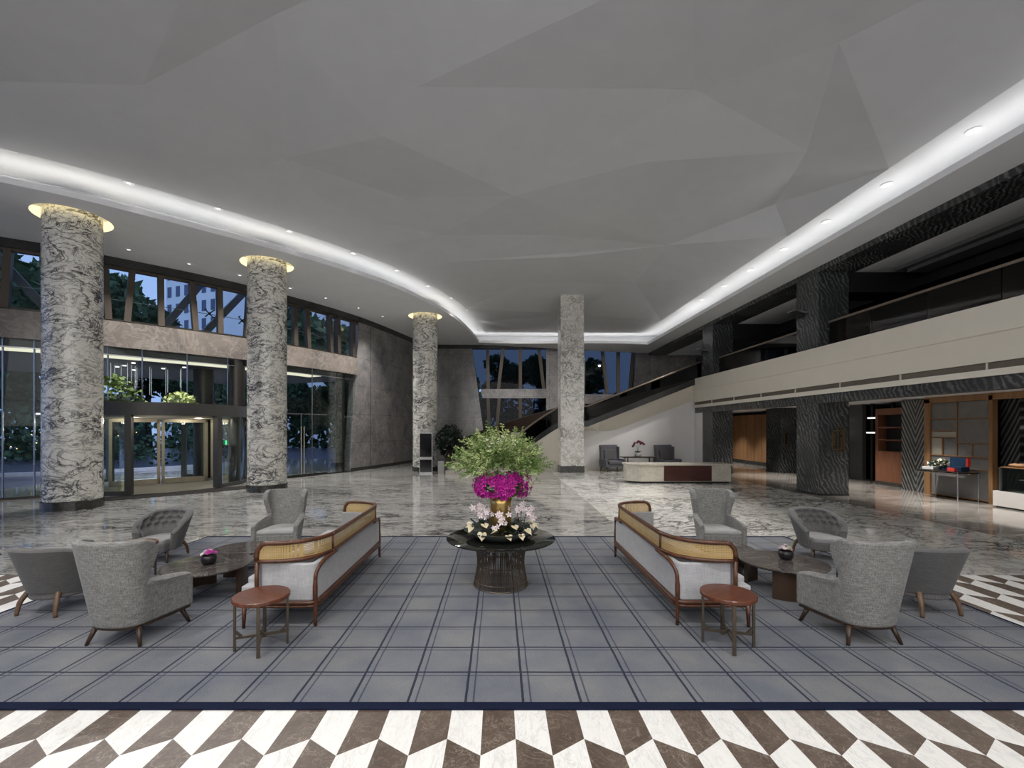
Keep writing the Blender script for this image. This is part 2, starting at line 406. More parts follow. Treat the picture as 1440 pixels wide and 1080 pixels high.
# plaid carpet: thin double navy lines both ways
t = NT('plaid_carpet'); c = t.n('ShaderNodeTexCoord'); sp = t.n('ShaderNodeSeparateXYZ'); t.l(c.outputs['Object'], sp.inputs[0])
wob = t.math('MULTIPLY', t.math('SUBTRACT', t.noise(t.coord(), 3, 2).outputs[0], .5), .012)
def line(sock, off, wd):
    q = t.math('ADD', t.math('SUBTRACT', sock, off), wob)
    q = t.math('FRACT', t.math('ADD', t.math('DIVIDE', q, .42), 40.5))
    q = t.math('ABSOLUTE', t.math('SUBTRACT', q, .5))
    return t.math('LESS_THAN', q, wd/.42/2)
X, Y = sp.outputs[0], sp.outputs[1]
d = t.math('MAXIMUM', line(X, -.246, .019), line(Y, 3.689, .019))
e = t.math('MAXIMUM', line(X, -.189, .013), line(Y, 3.640, .013))
pat = t.ramp(t.noise(t.coord(), 1.6, 4).outputs[0], [(.35, 0.), (.68, 1.)]); fib = t.noise(t.coord(), 90, 2)
cc = t.mix(pat, (.128, .137, .163), (.19, .192, .196)); cc = t.mix(.35, cc, t.mix(1.0, cc, t.ramp(fib.outputs[0], [(.3, .6), (.7, 1.3)]), 'MULTIPLY'))
cc = t.mix(t.math('MULTIPLY', e, .72), cc, (.018, .022, .05)); cc = t.mix(t.math('MULTIPLY', d, .92), cc, (.008, .011, .03))
t.base(cc); t.bump(fib.outputs[0], .3, .004); M['rug'] = t.set(.95, 0, .1, Sheen_Weight=.1)

STR = lambda o, label, cat: tag(o, label, cat, None, 'structure')

# ------------------------------------------------------------------ the setting: floor
MY = 6.17                                   # the mosaic border ends and the marble begins
mb = MB(); mb.add([(-16.5, MY, 0), (2.4, MY, 0), (2.4, 30, 0), (-16.5, 30, 0)], [(0, 1, 2, 3)])
mb.add([(2.4, MY, 0), (9.3, MY, 0), (9.3, 30, 0), (2.4, 30, 0)], [(0, 1, 2, 3)], 3); mb.add([(9.3, MY, 0), (17.1, MY, 0), (17.1, 28.8, 0), (9.3, 28.8, 0)], [(0, 1, 2, 3)], 4)
S, Lr, U0, Y0, A = .221, .51, 1.432, 2.8375, .0755
def bnd(n, k): return Y0+Lr*n+A*(1 if (k-n) % 2 == 0 else -1)
for kx in range(-75, 54):
    x0, x1 = U0+S*kx, U0+S*(kx+1)
    for n in range(-14, 8):
        q = [(x0, min(bnd(n, kx), MY), 0), (x1, min(bnd(n, kx+1), MY), 0), (x1, min(bnd(n+1, kx+1), MY), 0), (x0, min(bnd(n+1, kx), MY), 0)]
        if q[2][1]-q[1][1] < 1e-4 and q[3][1]-q[0][1] < 1e-4: continue
        mb.add(q, [(0, 1, 2, 3)], 2 if (kx+n) % 2 else 1)
STR(mb.build('floor', [M['floor'], M['white_tile'], M['brown_tile'], M['floor_white'], M['floor_brown']], fix=False), 'polished marble floor with a brown and white chevron mosaic at the front', 'floor')

# ------------------------------------------------------------------ the setting: curved left wall
WP = catmull([(-21, 9.6), (-17.5, 10.75), (-13.95, 12.6), (-12.15, 14.0), (-9.4, 16.9), (-6.85, 21.3), (-5.15, 26.8), (-4.85, 28.8)], 12)
WL = [0]
for a, b in zip(WP, WP[1:]): WL.append(WL[-1]+(b-a).length)
def wall(s, z, off=0.0):                    # s metres along the wall, off metres outwards
    s = max(0, min(WL[-1]-1e-6, s)); i = max(j for j in range(len(WL)) if WL[j] <= s); i = min(i, len(WP)-2)
    t_ = (s-WL[i])/(WL[i+1]-WL[i]); p = WP[i].lerp(WP[i+1], t_)
    def tan(j): return (WP[min(j+1, len(WP)-1)]-WP[max(j-1, 0)]).normalized()
    d_ = tan(i).lerp(tan(i+1), t_).normalized()
    return Vector((p.x-d_.y*off, p.y+d_.x*off, z))
def wall_s(px):                             # where the wall stands in the direction of a given column of the photo
    best = min(range(0, 2400), key=lambda k: abs(702+635*wall(WL[-1]*k/2400, 0).x/wall(WL[-1]*k/2400, 0).y-px)); return WL[-1]*best/2400
def wband(mb, s0, s1, z0, z1, o0, o1, n=24, mi=0):
    vs = []; fs = []
    for i in range(n+1):
        s = lerp(s0, s1, i/n)
        for (z, o) in ((z0, o0), (z1, o0), (z1, o1), (z0, o1)): vs.append(wall(s, z, o))
    for i in range(n):
        for k in range(4):
            k2 = (k+1) % 4; fs.append((i*4+k, i*4+k2, i*4+4+k2, i*4+4+k))
    fs.append((0, 1, 2, 3)); fs.append((n*4+3, n*4+2, n*4+1, n*4))
    mb.add(vs, fs, mi); return mb
sE = wall_s(500)                             # where glazing gives way to stone
sEnd = WL[-1]
# stone end of the wall, its glazed edge leaning
mb = MB(); n = 22; vs = []
for i in range(n+1):
    f = i/n
    vs += [wall(lerp(sE-.35, sEnd, f), 0), wall(lerp(sE+.25, sEnd, f), 7.1), wall(lerp(sE+.25, sEnd, f), 7.1, .4), wall(lerp(sE-.35, sEnd, f), 0, .4)]
fs = []
for i in range(n):
    for k in range(4): fs.append((i*4+k, i*4+(k+1) % 4, i*4+4+(k+1) % 4, i*4+4+k))
fs += [(0, 1, 2, 3)]; mb.add(vs, fs)
wl = STR(mb.build('wall_left', M['greystone'], auto=40), 'curved grey stone wall left of the rear round column', 'wall')
b = wband(MB(), sE-.33, sEnd, 0, .16, -.03, 0, 16).build('baseboard_left', M['plinth']); STR(b, 'dark stone baseboard under the curved grey wall', 'baseboard')
h = wband(MB(), 0, sE+.1, 4.56, 5.36, -.05, .35, 40).build('trim_1', M['headerstone'], auto=40); STR(h, 'pinkish grey stone band above the entrance glazing', 'trim')
h = wband(MB(), 0, sEnd, 7.1, 7.36, -.06, .3, 50).build('trim_2', M['darkstone'], auto=40); STR(h, 'dark stone strip along the top of the curved wall', 'trim')
# clerestory
win = thing('window_1', 'upper strip of windows above the stone band on the left', 'window', kind='structure')
wband(MB(), 0, sE+.2, 5.36, 7.1, .12, .13, 40).build('pane', M['glass'], win)
wband(MB(), 0, sE+.2, 5.36, 5.44, .04, .2, 40).build('sill', M['darkmetal'], win)
wband(MB(), 0, sE+.2, 7.02, 7.1, .04, .2, 40).build('window_head', M['mullion'], win)
for px, lean in ((-170, .1), (-90, -.1), (8, .08), (62, -.05), (110, .12), (150, -.12), (183, .14), (227, -.02), (273, -.14), (310, -.04), (350, .1), (383, -.1), (416, -.05), (434, -.12), (466, -.1), (477, -.04), (498, .02)):
    s = wall_s(px); a, b_ = wall(s-lean*.45, 5.4, .1), wall(s+lean*.45, 7.06, .1)
    nn = (wall(s, 0, 1)-wall(s, 0, 0)); MB().beam(a, b_, .17, .22, nn).build('mullion', M['mullion'], win)
for px, z in ((300, 6.15), (348, 6.1), (406, 6.1), (424, 6.15), (459, 6.15), (470, 6.15)):
    o = thing('spider_fitting', 'black four-armed glass fitting outside the upper windows', 'bracket', wall(wall_s(px), z, .42), group='spider fittings on the upper windows')
    q = MB(); nn = (wall(wall_s(px), 0, 1)-wall(wall_s(px), 0, 0)).normalized(); tt = Vector((nn.y, -nn.x, 0))
    for a in (45, 135, 225, 315):
        e_ = tt*math.cos(math.radians(a))*.18+Vector((0, 0, math.sin(math.radians(a))*.18))
        q.tube([(0, 0, 0), e_, e_-nn*.12], .022, 6)
    q.ball((0, 0, 0), .05); q.build('arm_star', M['black'], o)
q = MB(); q.tube([wall(lerp(wall_s(-60), sE, i/30), 6.13, .42) for i in range(31)], .012, 6)
tag(q.build('bracing_cable', M['steel']), 'thin steel cable running behind the upper windows', 'cable')
for px, dx, grp in ((20, 1.6, 0), (262, -1.3, 0), (325, -1.6, 0)):
    s = wall_s(px); o = MB().beam(wall(s+dx*.5, 5.3, .75), wall(s-dx*.5, 7.3, .75), .22, .22).build('diagonal_brace', M['slate'])
    tag(o, {20: 'slanting steel brace outside the leftmost upper window', 262: 'slanting steel brace left of the white tower', 325: 'slanting steel brace crossing in front of the white tower'}[px], 'brace')

# entrance glazing
win = thing('window_2', 'tall frameless entrance glazing beside and over the revolving door', 'window', kind='structure')
rdc = Vector((-12.1, 16.15, 0)); RD = 2.72
ins = [WL[-1]*k_/2400 for k_ in range(2400) if (wall(WL[-1]*k_/2400, 0)-rdc).length < RD]; sA, sB = ins[0], ins[-1]
wband(MB(), 0, sA, .05, 2.8, .05, .062, 30).build('pane', M['glass'], win)
wband(MB(), sB, sE-.1, .05, 2.8, .05, .062, 30).build('pane', M['glass'], win)
wband(MB(), 0, sE-.1, 2.82, 4.56, .05, .062, 40).build('pane', M['glass'], win)
for px in (-60, 3, 48, 152, 200, 264, 321, 440):
    s = wall_s(px); MB().beam(wall(s, 2.82 if sA < s < sB else 0.0, .05), wall(s, 4.56, .05), .03, .03).build('glass_fin', M['steel'], win)
wband(MB(), 0, wall_s(100), 0, .06, .0, .12, 20).build('sill', M['darkmetal'], win)
wband(MB(), wall_s(352), sE-.1, 0, .05, .0, .12, 12).build('sill', M['darkmetal'], win)
wband(MB(), 0, sE-.1, 4.3, 4.33, .03, .08, 40).build('transom', M['steel'], win)
for px, r, off, z in ((337, .27, .25, 4.56), (484, .2, .25, 4.56)):
    p = wall(wall_s(px), 0, off); o = MB().lathe([(r, 0), (r, z)], p, 20, cap=True).build('bronze_post', M['darkmetal'], auto=40)
    tag(o, {337: 'dark round post between the revolving door and the second column', 484: 'dark round post at the end of the entrance glazing'}[px], 'post')
# glazed side door with long pull handles
ds = thing('door_1', 'frameless glass side door right of the second round column', 'door', kind='structure')
s0 = wall_s(424)
for ds_ in (-.05, .08):
    p = wall(s0+ds_, 0, -.06); MB().tube([(p.x, p.y, .15), (p.x, p.y, 2.1)], .02, 8).build('handle', M['champagne'], ds)
MB().beam(wall(s0+.02, 0, .05), wall(s0+.02, 2.6, .05), .025, .03).build('glass_edge', M['steel'], ds)
MB().beam(wall(s0-1.0, .05, .04), wall(s0+1.3, .05, .04), .06, .1).build('bottom_rail', M['darkmetal'], ds)
MB().beam(wall(s0-1.0, 2.62, .04), wall(s0+1.3, 2.62, .04), .04, .04).build('top_rail', M['steel'], ds)
p = wall(wall_s(434), 0, 2.6); tag(MB().lathe([(.33, 0), (.33, 4.5)], p, 20, cap=True).build('canopy_post', M['oakleg'], auto=40), 'brown round canopy post outside the glass side door', 'post')
p = wall(wall_s(330), 0, 3.0); tag(MB().lathe([(.36, 0), (.36, 4.5)], p, 20, cap=True).build('canopy_post', M['darkmetal'], auto=40), 'dark canopy post seen above the right side of the revolving door', 'post')

# revolving door
rdc = Vector((-12.1, 16.15, 0)); RD = 2.72
rd = thing('revolving_door', 'large dark-framed revolving glass door between the first two columns', 'revolving door', rdc)
ax = (Vector((0, 0, 0))-Vector((-1.0, 1.0, 0))).normalized(); base_a = math.atan2(-.70, .72)     # towards the lobby
def arcband(mb, a0, a1, r0, r1, z0, z1, n=24):
    vs = []; fs = []
    for i in range(n+1):
        a = lerp(a0, a1, i/n)
        for r, z in ((r0, z0), (r1, z0), (r1, z1), (r0, z1)): vs.append((r*math.cos(a), r*math.sin(a), z))
    for i in range(n):
        for k in range(4): fs.append((i*4+k, i*4+(k+1) % 4, i*4+4+(k+1) % 4, i*4+4+k))
    fs += [(0, 1, 2, 3), (n*4+3, n*4+2, n*4+1, n*4)]
    return mb.add(vs, fs)
arcband(MB(), 0, 2*PI, RD-.12, RD+.05, 2.42, 2.82, 64).build('fascia', M['greymetal'], rd, auto=40)
MB().prism([(RD*math.cos(2*PI*i/48), RD*math.sin(2*PI*i/48)) for i in range(48)], 2.74, 2.82).build('drum_roof', M['greymetal'], rd)
MB().prism([((RD-.1)*math.cos(2*PI*i/48), (RD-.1)*math.sin(2*PI*i/48)) for i in range(48)], 2.36, 2.42).build('drum_ceiling', M['champagne'], rd)
MB().prism([((RD-.02)*math.cos(2*PI*i/48), (RD-.02)*math.sin(2*PI*i/48)) for i in range(48)], .002, .02).build('drum_floor', M['paleslab'], rd)
half = math.asin(1.165/RD)
for sg in (-1, 1):
    for off in (0, PI):
        a = base_a+off+sg*half
        MB().obox((RD*math.cos(a), RD*math.sin(a), 1.21), (.22, .16, 2.42), a).build('jamb', M['greymetal'], rd)
        a1 = base_a+off+sg*(half+.04); a2 = base_a+off+sg*(PI/2)
        arcband(MB(), a1, a2, RD-.03, RD-.015, .12, 2.42, 14).build('curved_glass', M['glass'], rd, smooth=True)
        arcband(MB(), a1, a2, RD-.07, RD+.03, 0.0, .12, 14).build('curved_sill', M['greymetal'], rd, auto=40)
        for f in (.33, .66, 1.0):
            aa = lerp(a1, a2, f); MB().obox(((RD-.02)*math.cos(aa), (RD-.02)*math.sin(aa), 1.25), (.07, .05, 2.3), aa).build('glass_post', M['greymetal'], rd)
# rotor: a wide leaf across the middle and two short end leaves
ca = base_a+PI/2
def leaf(name, p0, p1):
    g = MB(); d_ = (Vector(p1)-Vector(p0)); a = math.atan2(d_.y, d_.x); L_ = d_.length; c_ = (Vector(p0)+Vector(p1))/2
    f = MB(); R3 = Matrix.Rotation(a, 3, 'Z')
    for (x, z, sx, sz) in ((-L_/2+.045, 1.2, .09, 2.3), (L_/2-.045, 1.2, .09, 2.3), (0, .13, L_, .18), (0, 2.29, L_, .12)):
        q_ = c_+R3 @ Vector((x, 0, 0)); f.obox((q_.x, q_.y, z), (sx, .06, sz), a)
    fo = f.build(name, M['champagne'], rd)
    MB().obox((c_.x, c_.y, 1.2), (L_-.15, .014, 2.1), a).build('pane', M['glass'], fo)
u_ = Vector((math.cos(ca), math.sin(ca), 0)); n_ = Vector((math.cos(base_a), math.sin(base_a), 0))
leaf('door_leaf', -u_*1.42, -u_*.02); leaf('door_leaf', u_*.02, u_*1.42)
leaf('end_leaf', u_*1.42, u_*1.55-n_*1.0); leaf('end_leaf', u_*1.55, u_*2.45+n_*.55); leaf('end_leaf', -u_*1.55, -u_*2.45-n_*.5)
MB().box(-.02, .02, -.02, .02, 1.45, 1.6).build('indicator_light', M['exitgreen'], rd).location = (RD*math.cos(base_a+half+.12)*1.005, RD*math.sin(base_a+half+.12)*1.005, 0)
# mat
m0 = rdc+n_*2.75; mb = MB()
R3 = Matrix.Rotation(base_a+PI/2, 3, 'Z')
pts = [m0+R3 @ Vector((x, y, 0)) for x, y in ((-2.9, .2), (2.5, .2), (2.9, -.75), (-2.9, -.75))]
mb.prism([(p.x, p.y) for p in pts], .001, .012)
tag(mb.build('entrance_mat', M['carpetmat']), 'charcoal entrance mat in front of the revolving door', 'mat')
for (dx, dy, r, zc, nme, lab) in ((.25, .25, .42, .2, 'potted_shrub', 'pale flowering shrub on top of the revolving door'), (-1.4, .4, .6, .42, 'leafy_shrub', 'leafy green shrub over the left side of the revolving door')):
    q = MB(); c_ = rdc+n_*1.6+u_*dx
    for i in range(260):
        a = random.random()*2*PI; ph = random.random()*PI/2; rr = r*(.6+.4*random.random())
        p = Vector((c_.x+rr*math.cos(a)*math.cos(ph)*1.4, c_.y+rr*math.sin(a)*math.cos(ph), 2.83+zc*2*rr/r*math.sin(ph)))
        s_ = .05+.04*random.random(); d1 = Vector((random.uniform(-1, 1), random.uniform(-1, 1), random.uniform(-1, 1))).normalized()*s_; d2 = d1.orthogonal().normalized()*s_*.6
        q.add([p-d1, p+d2, p+d1, p-d2], [(0, 1, 2, 3)])
    q.lathe([(r*.5, 0), (r*.55, .06)], (c_.x, c_.y, 2.82), 12, cap=True)
    tag(q.build(nme, M['leaflight'] if dx > 0 else M['leafmid'], fix=False), lab, 'shrub')

# ------------------------------------------------------------------ outside the entrance
mb = MB(); mb.add([(-140, -20, -.03), (-16.3, -20, -.03), (-16.3, 30, -.03), (60, 30, -.03), (60, 140, -.03), (-140, 140, -.03)], [(0, 1, 2, 3, 4, 5)])
mb.add([(-16.4, -20, -.032), (-4, -20, -.032), (-4, 31, -.032), (-16.4, 31, -.032)], [(0, 1, 2, 3)])
STR(mb.build('ground', M['asphalt'], fix=False), 'dusky wet forecourt paving outside the entrance', 'ground')
tag(wband(MB(), 0, sE+1, -.03, .12, 9.0, 9.3, 40).build('kerb', M['kerb']), 'pale kerb line across the forecourt', 'kerb')
tag(wband(MB(), 0, sE+1, 4.40, 4.62, .36, 8.5, 40).build('entrance_canopy', M['canopy']), 'dark canopy ceiling over the forecourt', 'canopy')
tag(wband(MB(), 0, wall_s(470), 4.385, 4.398, .8, 1.6, 40).build('light_strip', M['canopyled']), 'long cream light strip along the canopy edge above the entrance', 'light strip')
o = None
for i, (px, off) in enumerate(((163, 3.0), (171, 3.6), (180, 3.2), (189, 2.7), (205, 3.5), (211, 4.0), (231, 3.4), (257, 3.0), (286, 3.0), (292, 3.6), (240, 4.2), (197, 3.1), (270, 3.9), (222, 4.1))):
    p = wall(wall_s(px), 4.39, off)
    if o is None:
        q = MB(); q.tube([(0, 0, 0), (0, 0, -1.0)], .004, 5)
        for k in range(22): q.ball((random.uniform(-.015, .015), random.uniform(-.015, .015), -.2-k*.038), random.uniform(.004, .010), 5, 4)
        o = tag(q.build('crystal_string', M['crystal'], fix=False), 'string of lit crystals hanging from the canopy over the revolving door', 'crystal string', 'crystal strings under the canopy'); o.location = p
    else:
        c_ = o.copy(); COL.objects.link(c_); c_.location = p; c_.scale = (1, 1, random.uniform(.7, 1.15))
o = None
for px, off in ((177, 4.2), (187, 3.6), (198, 2.5), (210, 5.0), (258, 3.6), (287, 2.6)):
    p = wall(wall_s(px), 4.37, off)
    if o is None:
        o = tag(MB().lathe([(0.001, 0), (.06, 0), (.06, .03)], (0, 0, 0), 12).build('canopy_spotlight', M['lamp']), 'small round spotlight in the canopy ceiling', 'spotlight', 'spotlights in the canopy'); o.location = p
    else: c_ = o.copy(); COL.objects.link(c_); c_.location = p
for px, off in ((20, 4.5), (177, 5.5), (240, 6.5), (300, 5.0), (440, 5.0)):
    p = wall(wall_s(px), 4.3, off); l = bpy.data.lights.new('canopy_lamp', 'SPOT'); l.energy = 420; l.spot_size = math.radians(130); l.spot_blend = 1; l.shadow_soft_size = .1; l.color = (.72, .78, 1)
    o_ = bpy.data.objects.new('canopy_lamp', l); COL.objects.link(o_); o_.location = p
for sx in (-1, 1):  # unseen lamps added to brighten the revolving door's floor and frames
    l = bpy.data.lights.new('door_fill_lamp', 'POINT'); l.energy = 22; l.shadow_soft_size = .08; l.color = (1, .9, .72)
    o_ = bpy.data.objects.new('door_fill_lamp', l); COL.objects.link(o_); o_.location = rdc+n_*1.2+u_*sx*.9+Vector((0, 0, 2.25))
for px, z, off, ln, lab in ((8, 2.55, 5, 1.6, 'pale pendant tube left of the first column, leftmost'), (36, 2.5, 5.2, 1.5, 'pale pendant tube left of the first column, lowest'), (48, 2.62, 5.5, 1.0, 'pale pendant tube closest to the first column')):
    a, b_ = wall(wall_s(px)-ln/2, z, off), wall(wall_s(px)+ln/2, z, off)
    th = thing('pendant_light', lab, 'pendant light', (a+b_)/2); MB().beam(a-(a+b_)/2, b_-(a+b_)/2, .05, .06).build('tube', M['pendant'], th)
    MB().tube([(0, 0, 0), (0, 0, 4.4-z)], .008, 5).build('cord', M['black'], th)
# garden trees
def tree_mesh(seed, n=8000, leaf=.24):
    r = random.Random(seed); q = MB(); cl = [(r.uniform(-1, 1), r.uniform(-1, 1), r.uniform(.30, 1.0), r.uniform(.3, .55)) for _ in range(16)]
    for i in range(n):
        cx, cy, cz, cr = cl[i % len(cl)]
        d = Vector((r.gauss(0, 1), r.gauss(0, 1), r.gauss(0, 1))).normalized()*cr*(.55+.45*r.random())
        p = Vector((cx*2.6+d.x*2.6, cy*2.6+d.y*2.6, cz*7.2+d.z*2.2))
        a = Vector((r.uniform(-1, 1), r.uniform(-1, 1), r.uniform(-1, 1))).normalized()*leaf*(.5+r.random()); b = a.orthogonal().normalized()*leaf*(.3+.4*r.random())
        q.add([p-a, p+b, p+a*.9, p-b], [(0, 1, 2, 3)])
    return q
tr_ = thing('garden_tree', 'x', 'tree', (0, 0, 0), group='garden trees outside')
tree_mesh(3).build('foliage', M['leafext'], tr_, fix=False)
MB().tube([(0, 0, -.03), (.1, 0, 2), (0, .1, 4)], [.22, .17, .1], 8).build('trunk', M['bark'], tr_)
spots = [(-40, 22, 1.75, 'dark tree beyond the leftmost upper window'), (-34, 27, 1.8, 'bushy dark tree just right of the first column'), (-30.5, 32, 1.75, 'dark tree in the third upper window right of the first column'),
         (-29.5, 38, 1.55, 'dark tree left of the white tower'), (-24, 38, 1.05, 'tree behind the side door, left'), (-20, 42, 1.35, 'round tree seen right of the second column'),
         (-14.5, 42, 1.7, 'tree at the right end of the upper windows'), (-46, 32, 2.0, 'large dark tree far behind the first column'), (-1.5, 46, 1.15, 'dark tree behind the rear left window'), (6, 47, 1.2, 'dark tree behind the rear windows, right')]
for i, (x, y, s_, lab) in enumerate(spots):
    c_ = tr_ if i == 0 else dup(tr_, (x, y, 0), random.uniform(0, 6))
    c_.location = (x, y, 0); c_.scale = (s_, s_, s_); c_['label'] = lab
def hedge(name, c, sx, sy, sz, lab, mat='leafext', n=500, leaf=.18):
    q = MB(); 
    for i in range(n):
        p = Vector((c[0]+random.uniform(-sx, sx), c[1]+random.uniform(-sy, sy), c[2]+random.uniform(0, sz)))
        a = Vector((random.uniform(-1, 1), random.uniform(-1, 1), random.uniform(-1, 1))).normalized()*leaf; b = a.orthogonal().normalized()*leaf*.55
        q.add([p-a, p+b, p+a, p-b], [(0, 1, 2, 3)])
    return tag(q.build(name, M[mat], fix=False), lab, 'hedge')
tag(wband(MB(), 0, sE+6, -.03, 4.2, 20.5, 20.8, 40).build('dark_sky_screen', M['leafdark']), 'added dark screen blocking the sky at the far side of the forecourt', 'backdrop')  # added dark band that keeps the bright sky out of the lower glazing
hedge('garden_hedge', (-25, 28, 0), 7, 2.5, 3.2, 'dark hedge across the forecourt behind the revolving door', n=1500)
hedge('side_hedge', (-22, 48, 0), 13, 1.5, 6.5, 'tall dark hedge outside beyond the glass side door', n=4200, leaf=.34)
hedge('added_left_hedge', (-40, 31, 0), 9, 1.5, 6.0, 'tall dark hedge added to block the sky beyond the leftmost glazing', n=3600, leaf=.3)  # added to hide bright sky past the end of the dark band
hedge('rear_hedge', (2.5, 33.5, 0), 9, 1.2, 4.6, 'dark hedge outside the rear windows', n=3000, leaf=.26, mat='leafdark')
o = None
for i in range(26):
    p = Vector((-27+random.uniform(-6, 6), 24.4+random.uniform(-.3, 3), .5+random.uniform(0, 1.5)))
    if o is None:
        o = tag(MB().ball((0, 0, 0), .035, 6, 4).tube([(0, 0, -2.05), (0, 0, -.03)], .008, 4, mi=1).build('garden_lamp', [M['warmlight'], M['bark']]), 'tiny warm lamp glowing in the forecourt planting', 'lamp', 'garden lamps outside'); o.location = p
    else: c_ = o.copy(); COL.objects.link(c_); c_.location = p
# towers
def tower(x, y, wd, dp, h, cols, rows, lab, rz):
    th = thing('apartment_tower', lab, 'building', (x, y, -.03), rz)
    MB().box(-wd/2, wd/2, -dp/2, dp/2, 0, h).build('tower_wall', M['tower'], th)
    for i in range(cols):
        for j in range(rows):
            xx = -wd/2+wd*(i+.5)/cols; zz = h*.25+(h*.73)*(j+.5)/rows
            MB().box(xx-wd/cols*.22, xx+wd/cols*.22, -dp/2-.06, -dp/2+.05, zz-.75, zz+.75).build('tower_window', M['towerwin'], th)
    return th
tower(-42.5, 68, 10.5, 8, 52, 6, 15, 'white apartment tower left of the second column', -.35)
tower(-29.2, 70, 5.2, 8, 44, 3, 12, 'pale tower seen just right of the second column', -.2)
tower(-23.3, 74, 6, 8, 30, 3, 8, 'lower pale tower near the end of the upper windows', -.2)

# ------------------------------------------------------------------ the setting: rear wall
YB = 28.8
def zpoly(mb, pts, y0=YB, y1=YB+.4, mi=0): return mb.prism_y(pts, y0, y1, mi)
mb = MB()
zpoly(mb, [(-5.4, 0), (-.75, 0), (-1.72, 7.1), (-5.4, 7.1)])
zpoly(mb, [(-1.07, 3.95), (3.02, 3.95), (3.02, 4.54), (-1.18, 4.54)])
zpoly(mb, [(3.0, 0), (5.47, 0), (5.47, 7.1), (3.0, 7.1)])
zpoly(mb, [(5.47, 3.6), (8.45, 3.6), (8.5, 4.2), (5.47, 4.2)])
zpoly(mb, [(8.2, 0), (18, 0), (18, 7.1), (8.78, 7.1)])
STR(mb.build('wall_back', M['greystone']), 'grey marble rear wall with leaning window edges', 'wall')
STR(MB().box(-5.3, 18, YB-.06, YB+.3, 7.1, 7.36).build('trim_3', M['darkstone']), 'dark stone strip along the top of the rear wall', 'trim')
def rwin(name, lab, x0, x1, x0t, x1t, z0, z1, mull):
    w_ = thing(name, lab, 'window', kind='structure')
    MB().prism_y([(x0, z0), (x1, z0), (x1t, z1), (x0t, z1)], YB+.2, YB+.215).build('pane', M['tinted'], w_)
    for a, b in mull: MB().beam((a, YB+.12, z0), (b, YB+.12, z1), .2, .16, (0, 1, 0)).build('mullion', M['mullion'], w_)
    return w_
rwin('window_3', 'upper dusk-blue window in the rear wall left of the square pillar', -1.5, 3.02, -1.9, 3.02, 4.54, 7.1, ((-.7, -.75), (-.05, .25), (1.35, 1.35), (2.85, 2.55)))
rwin('window_4', 'lower window in the rear wall behind the curved balustrade', -1.0, 3.02, -1.5, 3.02, 0, 3.95, ((-.55, -.72), (-.3, .0), (1.35, 1.35)))
rwin('window_5', 'upper window in the rear wall right of the square pillar', 5.47, 8.7, 5.47, 8.95, 4.2, 7.1, ((6.9, 6.6), (7.62, 7.62), (8.35, 8.6)))
rwin('window_6', 'lower window in the rear wall behind the upper stair flight', 5.47, 8.4, 5.47, 8.6, 0, 3.6, ((7.0, 6.9), (7.6, 7.6)))
STR(MB().box(-21, 17.2, -6.3, -6, 0, 9.6).build('wall_front', M['whitewall']), 'plain wall behind the viewpoint', 'wall')

# ------------------------------------------------------------------ the setting: ceiling
ZL, ZR = 7.35, 6.84
lipL = catmull([(-22, 2.5, ZL), (-16.5, 6.3, ZL), (-10.82, 9.79, ZL), (-8.92, 11.29, ZL), (-6.51, 13.7, ZL), (-4.96, 15.58, ZL), (-3.9, 17.2, ZL), (-3.03, 19.2, ZL), (-2.2, 21.6, ZL), (-1.6, 24.9, ZL), (-1.25, 28.0, ZL)], 5)
nL0 = len(lipL)
lip = lipL+[Vector((lerp(-1.25, 8.54, i/8), lerp(28.0, 25.9, sst(0, 1, i/8)), lerp(ZL, ZR, i/8))) for i in range(1, 9)]
lip += [Vector((8.54, 25.9-i*3.3, ZR)) for i in range(1, 11)]
for p in lip[nL0:nL0+8]: p.z = lerp(ZL, ZR, max(0, min(1, (p.x+1.25)/9.79)))
def off2(P, d):
    out = []
    for i, p in enumerate(P):
        a = (P[min(i+1, len(P)-1)]-p); b = (p-P[max(i-1, 0)])
        na = Vector((-a.y, a.x, 0)); nb = Vector((-b.y, b.x, 0))
        na = na.normalized() if na.length > 1e-6 else nb.normalized(); nb = nb.normalized() if nb.length > 1e-6 else na
        m_ = (na+nb).normalized(); out.append(p+m_*d/max(.45, m_.dot(na)))
    return out
lipo = off2(lip, .05)          # lip thickness
led_i, led_o = off2(lip, .30), off2(lip, .40)
# soffit: from the lip to the walls
mb = MB(); outer = []
nL = len(lipL)
for i, p in enumerate(lip):
    if i < nL: outer.append(wall(lerp(0, sEnd, (i/(nL-1))**1.0), ZL))
    elif i < nL+8: outer.append(Vector((lerp(-4.85, 9.6, (i-nL+1)/8), YB, ZL)))
    else: outer.append(Vector((9.56, p.y, ZR)))
vs = lip+outer; N_ = len(lip)
HOLES = [(-10.85, 11.5, .79), (-7.56, 14.72, .79), (-3.52, 21.5, .79)]
# columns pass through round light rings cut in the soffit: triangulate with the holes
pl = [(p.x, p.y) for p in lip]+[(p.x, p.y) for p in outer[::-1]]
hol = []
for hx, hy, hr in HOLES: hol.append([(hx+hr*math.cos(2*PI*k/40), hy+hr*math.sin(2*PI*k/40)) for k in range(40)])
pts = [Vector(p) for p in pl]; edges = [(i, (i+1) % len(pl)) for i in range(len(pl))]
for h_ in hol:
    b0 = len(pts); pts += [Vector(p) for p in h_]; edges += [(b0+i, b0+(i+1) % 40) for i in range(40)]
ov, oe, of, _, _, _ = delaunay_2d_cdt(pts, edges, [], 0, 1e-5)
def inpoly(x, y, P):
    r = False; j = len(P)-1
    for i in range(len(P)):
        if (P[i][1] > y) != (P[j][1] > y) and x < (P[j][0]-P[i][0])*(y-P[i][1])/(P[j][1]-P[i][1])+P[i][0]: r = not r
        j = i
    return r
